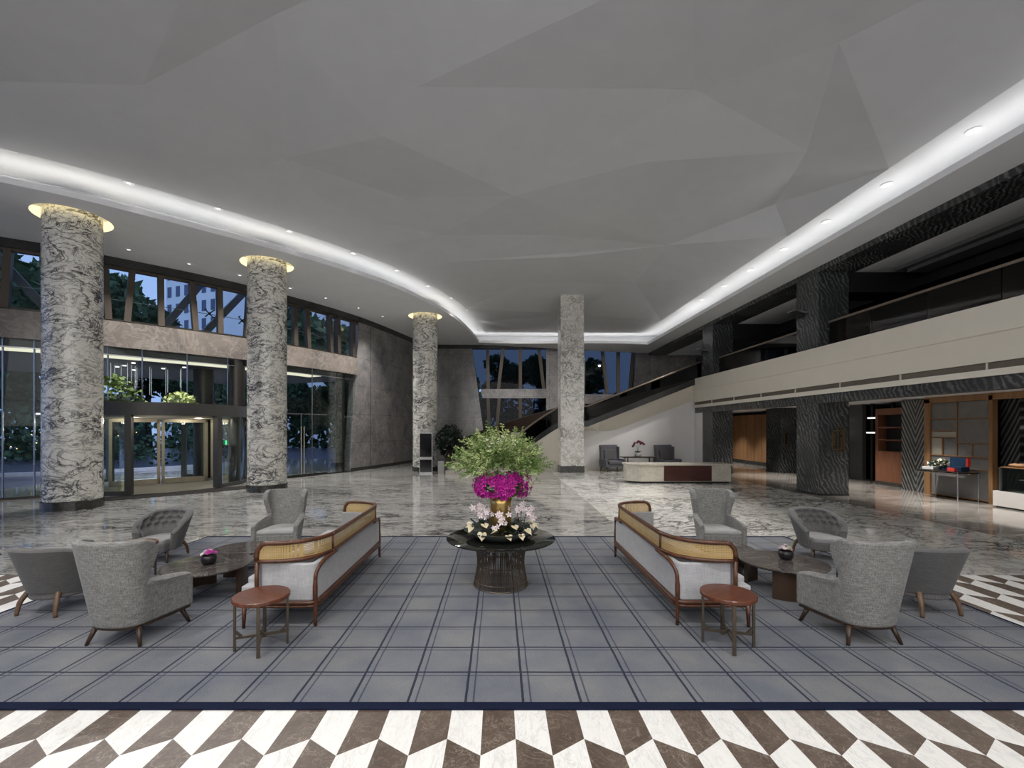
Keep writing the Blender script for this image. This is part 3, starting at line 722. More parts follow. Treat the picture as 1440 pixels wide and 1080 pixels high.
def sz(x, y):
    if y < 25.5: return ZR if x > 5 else ZL
    return lerp(ZL, ZR, max(0, min(1, (x+1.25)/9.79)))
fs = []
for f in of:
    cx = sum(ov[i].x for i in f)/len(f); cy = sum(ov[i].y for i in f)/len(f)
    if inpoly(cx, cy, pl) and not any((cx-hx)**2+(cy-hy)**2 < (hr*.995)**2 for hx, hy, hr in HOLES): fs.append(tuple(f))
mb = MB(); mb.add([(p.x, p.y, sz(p.x, p.y)) for p in ov], fs)
sof = STR(mb.build('ceiling_soffit', M['soffit'], fix=False), 'lower plaster ceiling border running round the lobby', 'ceiling')
# lip upstand
mb = MB(); vs = []
for p, q in zip(lip, lipo): vs += [p, p+Vector((0, 0, .14)), Vector((q.x, q.y, p.z+.14)), Vector((q.x, q.y, p.z+.002))]
fs = []
for i in range(N_-1):
    for k in range(4): fs.append((i*4+k, i*4+(k+1) % 4, i*4+4+(k+1) % 4, i*4+4+k))
mb.add(vs, fs); STR(mb.build('trim_4', M['soffit'], fix=True), 'white lip of the cove along the ceiling border', 'trim')
# cove led strip, lying behind the lip
mb = MB(); vs = []
for p, q in zip(led_i, led_o): vs += [(p.x, p.y, p.z+.05), (q.x, q.y, q.z+.05)]
mb.add(vs, [(2*i, 2*i+1, 2*i+3, 2*i+2) for i in range(N_-1)])
tag(mb.build('cove_light_strip', M['led'], fix=False), 'long white light strip hidden in the ceiling cove', 'light strip')
# ring ceiling above the cove and the facetted field inside it
def rz_(p): return 8.0 if p.x < -1.5 else lerp(8.0, 7.52, sst(-1.5, 8.3, p.x))
inn = off2(lip, -.42); back = off2(lip, 1.15)
mb = MB(); vs = []
for p, q in zip(inn, back): vs += [(p.x, p.y, rz_(p)), (q.x, q.y, rz_(p)-.02), (q.x, q.y, rz_(p)-.6)]
fs = []
for i in range(N_-1): fs += [(3*i, 3*i+3, 3*i+4, 3*i+1), (3*i+1, 3*i+4, 3*i+5, 3*i+2)]
nb_ = len(vs); vs += [(p.x, p.y, rz_(p)-.10) for p in inn]
for i in range(N_-1): fs.append((3*i, nb_+i, nb_+i+1, 3*i+3))
mb.add(vs, fs); STR(mb.build('ceiling_cove', M['ceiling'], smooth=False, fix=False), 'brightly lit cove band around the facetted ceiling', 'ceiling')
def P3(px, py, z, flat=1.0):
    z = 8.0+(z-8.0)*flat
    y = (z-2)*635/(603-py); return Vector(((px-702)*y/635, y, z))
FLAT = .36
F = {'a': P3(386, 21, 9.0, FLAT), 'b': P3(398, 223, 8.75, FLAT), 'c': P3(567, 278, 8.9, FLAT), 'd': P3(540, 192, 8.45, FLAT), 'e': P3(587, 122, 8.7, FLAT), 'f': P3(977, 125, 9.2, FLAT), 'g': P3(976, -60, 8.8, FLAT),
     'h': P3(722, 275, 8.25, FLAT), 'i': P3(910, 228, 8.6, FLAT), 'j': P3(1135, 212, 8.35, FLAT), 'k': P3(938, 345, 8.9, FLAT), 'm': P3(1090, 287, 8.4, FLAT), 'n': P3(803, 361, 8.35, FLAT), 'o': P3(650, 367, 8.2, FLAT),
     'p': P3(893, 398, 8.5, FLAT), 'q': P3(620, 330, 8.7, FLAT), 'r': P3(735, 398, 8.6, FLAT), 's': P3(795, 441, 7.75, FLAT), 't': P3(200, 120, 8.5, FLAT), 'u': P3(470, 300, 8.5, FLAT), 'v': P3(1180, 60, 8.5, FLAT), 'w': P3(700, -120, 9.2, FLAT), 'x': P3(300, -100, 8.3, FLAT), 'y': P3(780, 330, 8.75, FLAT)}
keys = list(F); bpts = []
for p in inn: bpts.append(Vector((p.x, p.y, rz_(p)-.10)))
bpts += [Vector((8.12, -6, 7.42)), Vector((0, -6, 8.0)), Vector((-22, -6, 7.9))]
P_all = bpts+[F[k] for k in keys]; nb = len(bpts); ix = {k: nb+i for i, k in enumerate(keys)}
E = [(i, (i+1) % nb) for i in range(nb)]+[(ix[a], ix[b]) for a, b in ('ab', 'bc', 'cd', 'de', 'fg', 'fi', 'fj', 'fh', 'hi', 'ij', 'jk', 'hk', 'km', 'kn', 'ko', 'np', 'kp', 'or', 'rp', 'cq', 'qo', 'ch', 'bu', 'hy', 'yk', 'ps', 'rs')]
ov, oe, of, ovi, _, _ = delaunay_2d_cdt([Vector((p.x, p.y)) for p in P_all], E, [], 0, 1e-5)
zs = []
for i, p in enumerate(ov):
    src = ovi[i]
    if src: zs.append(P_all[src[0]].z)
    else:
        ww = [(1/((q.x-p.x)**2+(q.y-p.y)**2+1e-3), q.z) for q in P_all]; zs.append(sum(a*b for a, b in ww)/sum(a for a, b in ww))
bp2 = [(p.x, p.y) for p in bpts]; fs = []
for f in of:
    cx = sum(ov[i].x for i in f)/len(f); cy = sum(ov[i].y for i in f)/len(f)
    if inpoly(cx, cy, bp2): fs.append(tuple(f))
mb = MB(); mb.add([(p.x, p.y, z) for p, z in zip(ov, zs)], fs)
STR(mb.build('ceiling', M['ceiling'], fix=False), 'grey plaster ceiling of folded triangular facets', 'ceiling')

# ------------------------------------------------------------------ columns
def round_column(x, y, lab):
    th = thing('round_column', lab, 'column', (x, y, 0), kind='structure')
    MB().lathe([(.585, .22), (.585, 7.75)], (0, 0, 0), 48).build('shaft', M['column'], th, smooth=True)
    MB().lathe([(.61, 0), (.61, .2), (.585, .22)], (0, 0, 0), 48).build('plinth', M['plinth'], th, auto=40)
    MB().lathe([(.79, 7.35), (.79, 7.62)], (0, 0, 0), 48).build('light_ring', M['ledwarm'], th, smooth=True)
    MB().lathe([(.585, 7.62), (.80, 7.62)], (0, 0, 0), 48).build('ring_top', M['soffit'], th)
for (x, y, r), lab in zip(HOLES, ('round white marble column nearest the viewer, left of the revolving door', 'round white marble column right of the revolving door', 'round white marble column at the far end beside the black totem')): round_column(x, y, lab)
pc = thing('square_column', 'square white marble pillar in front of the staircase', 'column', (3.33, 21.05, 0), kind='structure')
MB().box(-.53, .53, -.5, .5, .3, 8.3).build('shaft', M['pillar'], pc, bevel=.01)
MB().box(-.55, .55, -.52, .52, 0, .3).build('plinth', M['plinth'], pc)
for yc, lab in ((-.3, 'dark veined square column outside the right edge of view'), (6.75, 'dark veined square column beside the seats, right of view'), (14.0, 'dark wave-veined square column with a gold-framed sign'), (20.7, 'dark wave-veined square column right of the white stair wall')):
    th = thing('stone_column', lab, 'column', (10.0, yc, 0), kind='structure')
    MB().box(-.45, .45, -.5, .5, .0, 6.84).build('shaft', M['silverwave'], th)
    MB().box(-.46, .46, -.51, .51, 0, .05).build('plinth', M['black'], th)

# ------------------------------------------------------------------ right side: balcony, gallery, lower hall
bal = thing('balcony', 'long beige balcony front along the right side', 'balcony', kind='structure')
MB().prism_y([(9.30, 4.38), (9.30, 3.82), (9.33, 3.80), (9.48, 3.29), (9.60, 3.29), (9.60, 4.2), (9.36, 4.2), (9.36, 4.38)], -6, 22.0).build('fascia', M['beige'], bal)
MB().prism_y([(9.47, 3.15), (9.47, 3.02), (9.60, 3.02), (9.60, 3.15)], -6, 22.0).build('lower_band', M['beige'], bal)
MB().box(9.53, 9.6, -6, 22, 3.13, 3.31).build('air_grille', M['grille'], bal)
for i in range(12): MB().box(9.50, 9.53, 1.2+i*1.9, 1.218+i*1.9, 3.14, 3.30).build('grille_bar', M['beige'], bal)
MB().box(9.36, 17, -6, 22, 4.0, 4.2).build('slab', M['black'], bal)
STR(MB().prism_y([(9.535, 3.03), (9.535, 2.76), (9.85, 2.76), (9.85, 3.03)], -6, 22.0).build('trim_5', M['silverwave']), 'dark marble header under the balcony', 'trim')
STR(MB().prism_y([(9.535, 6.84), (9.535, 6.68), (10.62, 6.68), (10.62, 6.84)], -6, 28.8).build('trim_6', M['silverwave']), 'dark marble beam over the upper gallery', 'trim')
for y0, y1, lab in ((.3, 6.2, 'smoked glass railing of the gallery, nearest bay'), (7.3, 13.45, 'smoked glass railing of the gallery over the shop'), (14.55, 20.15, 'smoked glass railing of the gallery, far bay'), ):
    g = thing('glass_railing', lab, 'railing', (9.84, (y0+y1)/2, 4.2)); L_ = y1-y0; npan = 4
    for i in range(npan):
        MB().box(-.006, .006, -L_/2+L_*i/npan+.012, -L_/2+L_*(i+1)/npan-.012, .0, .95).build('glass_panel', M['smoked'], g)
    MB().box(-.035, .035, -L_/2, L_/2, .95, 1.01).build('handrail', M['rail'], g)
# gallery shell
STR(MB().box(9.6, 17, -6, 28.8, 6.70, 6.83).build('ceiling_gallery', M['soffit']), 'grey ceiling of the upper gallery', 'ceiling')
STR(MB().box(17, 17.3, -6, 28.8, 0, 6.84).build('wall_right', M['darkstone']), 'dark far wall of the gallery on the right', 'wall')
tr6 = MB()
for y in (6.75, 14.0, 20.7): tr6.box(10.45, 17, y-.45, y+.45, 6.1, 6.7)
tr6.box(12.6, 13.0, -6, 28, 6.35, 6.7); tr6.box(12.2, 17, -6, 28.0, 6.15, 6.4)
STR(tr6.build('trim_7', M['black']), 'dark cross beams under the gallery ceiling', 'trim')
STR(MB().box(11.55, 12.3, 7.4, 13.2, 6.60, 6.70).box(11.75, 12.3, 7.6, 13.0, 6.50, 6.6).build('trim_8', M['canopy']), 'stepped tray edge in the gallery ceiling', 'trim')
for y, lab in ((14.2, 'winged metal uplight on the nearer dark column'), (20.9, 'winged metal uplight on the farther dark column')):
    th = thing('wall_uplight', lab, 'wall light', (9.53, y, 5.62))
    MB().prism_y([(-.34, .1), (-.05, .02), (0.02, .02), (.02, -.03), (-.1, -.03), (-.34, .06)], -.22, .22).build('wing', M['steel'], th)
    MB().box(-.14, .02, -.1, .1, -.12, -.02).build('lamp_housing', M['black'], th)
# lower hall: ceiling, wood wall, glazing
STR(MB().box(9.85, 17, -6, 28.8, 2.96, 3.1).build('ceiling_hall', M['soffit']), 'white ceiling of the hall under the balcony', 'ceiling')
STR(MB().box(9.6, 17.2, 28.2, 28.5, 0, 3.0).build('wall_hall', M['silverwave']), 'dark veined end wall of the lower hall', 'wall')
wp = thing('wood_wall', 'honey coloured wood panelling in the hall behind the dark columns', 'panelling', (14.25, 25.2, 0))
MB().box(-.1, .3, -2.4, 2.4, .2, 2.78).build('panel', M['panelwood'], wp)
for i in range(7): MB().box(-.106, -.1, -2.3+i*.72, -2.285+i*.72, .2, 2.78).build('groove', M['black'], wp)
MB().box(-.12, .3, -2.4, 2.4, 0, .2).build('skirting', M['plinth'], wp)
th = thing('stone_column', 'grey veined pier at the end of the wood panelling', 'column', (13.1, 21.1, 0), kind='structure')
MB().box(-.3, .62, -.55, .55, 0, 2.96).build('shaft', M['silverwave'], th)
MB().box(-.12, .03, -.57, -.55, 1.25, 1.85).build('plaque', M['gold'], th); MB().box(-.10, .01, -.58, -.57, 1.28, 1.82).build('plaque_face', M['black'], th)
# hall glazing
win = thing('window_7', 'dark glazing of the hall between the sign column and the shelf unit', 'window', kind='structure')
MB().box(14.3, 14.31, 16.4, 22.4, 0.05, 2.9).build('pane', M['tinted'], win)
for y in (16.4, 17.3, 18.6, 20.0, 21.6, 22.4): MB().box(14.26, 14.36, y-.04, y+.04, 0, 2.96).build('mullion', M['darkmetal'], win)
MB().box(14.15, 14.6, 17.6, 18.25, 0, 2.96).build('pier', M['greymetal'], win)
win = thing('window_8', 'dark glazing behind the pastry display at the right edge', 'window', kind='structure')
MB().box(14.3, 14.31, -6, 12.0, 0.05, 2.9).build('pane', M['tinted'], win)
for y in (4.0, 6.0, 8.0, 10.0, 11.2): MB().box(14.26, 14.36, y-.04, y+.04, 0, 2.96).build('mullion', M['darkmetal'], win)
for (x, y, z, ln, lab) in ((13.9, 18.7, 2.35, .7, 'white pendant tube right of the sign column, upper'), (13.9, 18.5, 1.86, .6, 'white pendant tube right of the sign column, lower'), (13.9, 16.9, 1.85, .35, 'white pendant tube beside the shelf unit, lower'), (13.9, 16.85, 2.4, .35, 'white pendant tube beside the shelf unit, upper'), (13.9, 11.25, 2.03, .9, 'white pendant tube above the pastry display')):
    th = thing('pendant_light', lab, 'pendant light', (x, y, z)); MB().box(-.02, .02, -ln/2, ln/2, -.02, .03).build('tube', M['pendant'], th)
    MB().tube([(0, 0, .03), (0, 0, 2.96-z)], .005, 5).build('cord', M['black'], th)
# shelf unit
su = thing('shelf_unit', 'tall reddish wood shelf unit with three dark niches', 'shelf unit', (13.72, 15.85, 0))
f = MB(); f.box(0, .5, -.62, -.5, .12, 2.72).box(0, .5, .5, .62, .12, 2.72).box(0, .5, -.5, .5, 2.5, 2.72).box(0, .5, -.5, .5, .12, 1.15)
f.build('carcass', M['shelfwood'], su); MB().box(.3, .5, -.5, .5, 1.15, 2.5).build('back', M['black'], su)
for z in (1.15, 1.58, 2.02): MB().box(.0, .32, -.5, .5, z, z+.05).build('shelf', M['shelfwood'], su)
MB().box(-.01, .5, -.63, .63, 0, .12).build('plinth', M['plinth'], su)
# bookmatched pier, fluted glass screen, dark pier
M['chevron'] = wavestone('bookmatched_wave_marble', (.035, .036, .035), (.42, .42, .40), scale=1.3, dist=6, mirror=(1, 14.45, 2.2))
STR(MB().box(13.32, 14.0, 13.98, 14.95, 0, 2.94).build('trim_9', M['chevron']), 'bookmatched grey marble pier with V-shaped veins beside the shelf unit', 'pier')
M['chevron2'] = wavestone('bookmatched_dark_wave_marble', (.025, .025, .025), (.2, .2, .19), scale=1.3, dist=6, mirror=(1, 12.3, 2.2))
STR(MB().box(13.55, 14.3, 11.75, 12.2, 0, 2.94).build('trim_10', M['chevron2']), 'dark veined pier between the glass screen and the pastry display', 'pier')
scn = thing('glass_screen', 'wood framed screen of fluted glass panels behind the console', 'screen', (13.12, 12.98, 0))
Wd = 1.0
f = MB(); f.box(0, .14, .78, .97, 0, 2.9).box(0, .14, -.97, -.87, 0, 2.9).box(0, .2, -7.9, .97, 2.78, 2.95)
f.build('frame', M['framewood'], scn)
cells = [(.78, .0, 2.3, 2.78, 'fluted'), (.0, -.87, 2.3, 2.78, 'fluted'), (.78, .0, 1.95, 2.28, 'fluted'), (.78, .0, 1.75, 1.93, 'flutedpale'), (.0, -.87, 1.6, 2.28, 'fluted'), (.78, .42, 1.22, 1.73, 'flutedpale'), (.40, .0, 1.22, 1.73, 'fluted'), (0, -.42, 1.22, 1.58, 'fluted'), (-.42, -.87, 1.22, 1.58, 'fluted'), (.78, .0, .86, 1.2, 'fluted'), (.0, -.87, .86, 1.2, 'fluted'), (.78, 0, .05, .84, 'fluted'), (0, -.87, .05, .84, 'fluted')]
for a, b, z0, z1, mt in cells:
    MB().box(.05, .08, b+.012, a-.012, z0+.01, z1-.01).build('glass_panel', M[mt], scn)
for a, b, z0, z1, mt in cells:
    MB().box(.02, .1, b-.015, b+.012, z0-.01, z1+.01).box(.02, .1, b, a, z0-.02, z0+.01).build('glazing_bar', M['framewood'], scn)
# console table with things on it
con = thing('console_table', 'slim chrome-legged console table in front of the fluted glass screen', 'console table', (12.78, 12.9, 0))
MB().box(-.3, .28, -.62, .62, .77, .80).build('tabletop', M['smoked'], con); 
for x in (-.29, .27):
    for y in (-.6, .6): MB().tube([(x, y, 0), (x, y, .79)], .014, 8).build('leg', M['chrome'], con)
f = MB()
for z in (.80, .74):
    f.tube([(-.29, -.6, z), (.27, -.6, z), (.27, .6, z), (-.29, .6, z), (-.29, -.6, z)], .012, 8)
f.build('edge_frame', M['chrome'], con)
q = None
for i in range(3): tag(MB().box(-.12, .12, -.17, .17, 0, .026).build('white_book', M['paper']), 'white book in the small stack on the console, %s' % ('lowest', 'middle', 'topmost')[i], 'book', 'white books on the console').location = (12.72, 13.28, .815+.027*i)
def leafball(name, c, r, n, mats, lab, cat, lw=.05):
    q = MB()
    for i in range(n):
        d = Vector((random.gauss(0, 1), random.gauss(0, 1), random.gauss(0, 1))).normalized(); p = Vector(c)+Vector((d.x*r[0], d.y*r[1], d.z*r[2]))*(.6+.4*random.random())
        a = (d+Vector((random.uniform(-1, 1), random.uniform(-1, 1), random.uniform(-1, 1)))*.7).normalized()*lw; b = a.orthogonal().normalized()*lw*.5
        q.add([p-a, p+b, p+a, p-b], [(0, 1, 2, 3)], random.randrange(len(mats)))
    return tag(q.build(name, mats, fix=False), lab, cat)
leafball('green_posy', (12.75, 13.28, .99), (.1, .1, .09), 120, [M['leafdark'], M['paper'], M['leafdark']], 'dark green posy on the white books', 'flowers')
leafball('cream_posy', (12.75, 13.0, 1.0), (.1, .16, .14), 120, [M['leafdark'], M['leafdark'], M['cream']], 'dark posy with cream buds in the middle of the console', 'flowers')
MBx = MB().box(-.12, .12, -.3, .3, 0, .12); tag(MBx.build('dark_blue_box', M['teal']), 'flat dark blue box lying on the console', 'box').location = (12.85, 12.75, .815)
t_ = tag(MB().box(-.045, .045, -.22, .22, 0, .26).build('teal_blue_case', M['teal']), 'large teal blue case with a red end on the console', 'case'); t_.location = (12.9, 12.66, .94)
MB().box(-.044, .044, -.27, -.221, .01, .25).build('red_end', M['red'], t_)
tag(MB().box(-.045, .045, -.1, .1, 0, .09).build('small_red_box', M['red']), 'small red box at the front of the console', 'box').location = (12.62, 12.58, .815)
# pastry display
pd = thing('pastry_display', 'glass pastry display on a white base at the right edge', 'display case', (12.68, 9.9, 0))
MB().box(0, .8, -3.2, 1.7, .04, .42).build('base', M['counter'], pd); MB().box(.03, .77, -3.15, 1.65, 0, .04).build('kick', M['black'], pd)
MB().box(.06, .07, -3.1, 1.6, .42, 1.0).build('front_glass', M['caseglass'], pd); MB().box(.07, .74, 1.59, 1.6, .42, 1.0).build('side_glass', M['caseglass'], pd)
MB().box(.06, .74, -3.1, 1.6, 1.0, 1.015).build('glass_top', M['caseglass'], pd); MB().box(.2, .6, -3.1, 1.3, .72, .735).build('glass_shelf', M['potwhite'], pd)
MB().box(.05, .08, 1.57, 1.61, .42, 1.02).build('corner_post', M['steel'], pd); MB().box(.4, .44, .55, .59, .42, 1.0).build('inner_post', M['steel'], pd); MB().box(.74, .76, -3.1, 1.6, .42, 1.0).build('back_panel', M['greymetal'], pd)
for i, (y, lab) in enumerate(((11.2, 'pastry tray nearest the dark pier on the display'), (10.5, 'second pastry tray from the dark pier on the display'))):
    th = thing('pastry_tray', lab, 'tray', (13.05, y, 1.018)); MB().box(-.3, .3, -.3, .3, 0, .02).build('board', M['framewood'], th)
    for k in range(3):
        o = tag(MB().ball((0, 0, 0), (.10, .2, .05), 10, 6).build('loaf', M['bread'], smooth=True), 'brown loaf on a board on top of the pastry display', 'bread', 'loaves on the pastry display'); o.location = (12.86+.2*k, y, 1.09)
# sign on the column
sg = thing('wall_sign', 'gold framed dark sign of two overlapping panels on the dark column', 'sign', (10.12, 13.49, 1.68))
def frame(mb, x0, x1, z0, z1, w_=.016, y0=-.03, y1=0):
    return mb.box(x0, x0+w_, y0, y1, z0, z1).box(x1-w_, x1, y0, y1, z0, z1).box(x0, x1, y0, y1, z0, z0+w_).box(x0, x1, y0, y1, z1-w_, z1)
MB().box(-.17, .13, -.02, 0, -.29, .26).build('panel', M['black'], sg); frame(MB(), -.18, .14, -.30, .27).build('front_frame', M['gold'], sg); frame(MB(), -.03, .18, -.38, .38).build('rear_frame', M['gold'], sg)
q = MB()
for cx, zz in ((-.12, [.12, .06, .0, -.05, -.10, -.16]), (.08, [.2, .17, .03, -.02, -.07, -.12, -.17, -.22, -.26])):
    for z in zz: q.box(cx-.022, cx+.022, -.026, -.02, z-.006, z+.006).box(cx-.01, cx+.012, -.026, -.02, z+.01, z+.018)
q.build('lettering', M['gold'], sg)

# staircase
st = thing('staircase', 'curving staircase with dark glass balustrades rising to the balcony', 'staircase')
C0 = (2.9, 19.9)
def inner(t): return Vector((C0[0]-2.45*math.cos(t), C0[1]+1.6*math.sin(t), 0))
def outer_(t): return Vector((C0[0]-5.3*math.cos(t), C0[1]+3.7*math.sin(t), 0))
NS = 14; H1 = 2.3
for i in range(NS):
    t0, t1 = PI/2*i/NS, PI/2*(i+1)/NS+.02; z = H1*(i+1)/NS
    pts = [inner(t0), outer_(t0), outer_((t0+t1)/2), outer_(t1), inner(t1)]
    MB().prism([(p.x, p.y) for p in pts], z-.16, z).build('tread', M['paleslab'], st)
MB().prism([(2.85, 21.5), (4.25, 21.5), (4.25, 23.6), (2.85, 23.6)], 2.12, 2.3).build('landing', M['paleslab'], st)
NF = 13; H2 = 4.2-2.3; XA, XB = 4.2, 9.3
for i in range(NF):
    x0, x1 = lerp(XA, XB, i/NF), lerp(XA, XB, (i+1)/NF); z = 2.3+H2*(i+1)/NF
    MB().box(x0, x1+.02, 21.52, 23.58, z-.16, z).build('tread', M['paleslab'], st)
def strip(path, z0s, z1s, th_, name, mat):
    q = MB(); vs = []; P = [Vector((p.x, p.y, 0)) for p in path]; O = off2(P, th_)
    for p, o_, a, b in zip(P, O, z0s, z1s): vs += [(p.x, p.y, a), (p.x, p.y, b), (o_.x, o_.y, b), (o_.x, o_.y, a)]
    fs = []
    for i in range(len(P)-1):
        for k in range(4): fs.append((i*4+k, i*4+(k+1) % 4, i*4+4+(k+1) % 4, i*4+4+k))
    fs += [(0, 1, 2, 3), tuple(range(len(P)*4-4, len(P)*4))[::-1]]
    q.add(vs, fs); return q.build(name, mat, st, auto=50)
NP = 20
for fn, Yl, nm in ((inner, 21.5, 'inner'), (outer_, 23.6, 'outer')):
    path = [fn(PI/2*i/NP) for i in range(NP+1)]+[Vector((4.2, Yl, 0))]+[Vector((lerp(4.2, 9.62, i/8), Yl, 0)) for i in range(1, 9)]
    fl = [H1*i/NP for i in range(NP+1)]+[2.3]+[lerp(2.3, 4.42, i/8) for i in range(1, 9)]
    if nm == 'inner':
        strip(path, [max(0, z-.2) for z in fl], [z+.08 for z in fl], -.05, 'stringer', M['darkstone'])
        strip(path, [z+.08 for z in fl], [z+.74 for z in fl], -.03, 'balustrade', M['smoked'])
        # dark inner lining of the lower flight
        strip(path[:NP+1], [z+.0 for z in fl[:NP+1]], [z+.70 for z in fl[:NP+1]], -.02, 'balustrade_lining', M['darkpanel'])
        q = MB(); q.tube([Vector((p.x, p.y, z+.77)) for p, z in zip(path, fl)], .045, 8); q.build('handrail', M['rail'], st, smooth=True)
    else:
        strip(path[:NP+2], [max(0, z-.2) for z in fl[:NP+2]], [z+.72 for z in fl[:NP+2]], -.03, 'outer_balustrade', M['darkpanel'])
        strip(path[NP+1:], [z+.0 for z in fl[NP+1:]], [z+.72 for z in fl[NP+1:]], -.012, 'glass_balustrade', M['smoked'])
        q = MB(); q.tube([Vector((p.x, p.y, z+.75)) for p, z in zip(path, fl)]+[Vector((10.4, Yl, 5.2))], .035, 8); q.build('handrail', M['darkmetal'], st, smooth=True)
q = MB(); q.tube([Vector((lerp(4.3, 8.6, i/6), 21.8, lerp(2.95, 4.7, i/6))) for i in range(7)], .022, 8); q.build('wall_handrail', M['steel'], st, smooth=True)
# beige sloping soffit of the upper flight and plaster under the lower flight
q = MB(); vs = []
prof = [(3.86, 2.12), (4.2, 2.12), (9.62, 4.24)]
low = [(3.86, 1.90), (5.6, 1.90), (9.62, 3.42)]
mb = MB(); top = [Vector((lerp(3.86, 9.62, i/12), 21.52, 0)) for i in range(13)]
def pz(P, x):
    for (x0, z0), (x1, z1) in zip(P, P[1:]):
        if x <= x1+1e-6: return lerp(z0, z1, (x-x0)/(x1-x0))
    return P[-1][1]
for i in range(13):
    x = top[i].x; vs += [(x, 21.52, pz(prof, x)), (x, 22.1, pz(low, x)), (x, 22.6, pz(low, x)), (x, 22.6, pz(prof, x))]
fs = []
for i in range(12):
    for k in range(4): fs.append((i*4+k, i*4+(k+1) % 4, i*4+4+(k+1) % 4, i*4+4+k))
mb.add(vs, fs+[(0, 1, 2, 3), (51, 50, 49, 48)]); mb.build('flight_soffit', M['beige'], st)
path = [inner(PI/2*i/NP) for i in range(NP+1)]+[Vector((3.9, 21.52, 0))]
fl = [H1*i/NP for i in range(NP+1)]+[2.3]
strip([p+Vector((.0, .06, 0)) for p in path], [0 for z in fl], [max(.02, z-.2) for z in fl], -.12, 'plaster_side', M['beige'])
STR(MB().prism_y([(3.8, 0), (9.75, 0), (9.75, 3.5), (5.6, 1.95), (3.8, 1.95)], 22.1, 22.3).build('wall_stair', M['whitewall']), 'white wall under the upper stair flight', 'wall')
STR(MB().box(9.55, 9.75, 21.2, 22.2, 0, 3.6).build('trim_11', M['whitewall']), 'white return at the right end of the stair wall', 'trim')
STR(MB().box(3.8, 9.55, 22.04, 22.1, 0, .08).build('baseboard_stair', M['beige']), 'low baseboard along the white stair wall', 'baseboard')

# ------------------------------------------------------------------ rug
rug = thing('plaid_rug', 'large blue-grey plaid rug with a navy border under the lounge seats', 'rug')
RX0, RX1, RY0, RY1 = -5.40, 5.28, 3.207, 8.36
MB().box(RX0+.04, RX1-.04, RY0+.08, RY1-.06, 0, .012).build('pile', M['rug'], rug)
MB().box(RX0, RX1, RY0, RY0+.08, 0, .0125).box(RX0, RX1, RY1-.06, RY1, 0, .0125).box(RX0, RX0+.04, RY0+.08, RY1-.06, 0, .0125).box(RX1-.04, RX1, RY0+.08, RY1-.06, 0, .0125).build('border', M['rugn'], rug)
ZG = .012

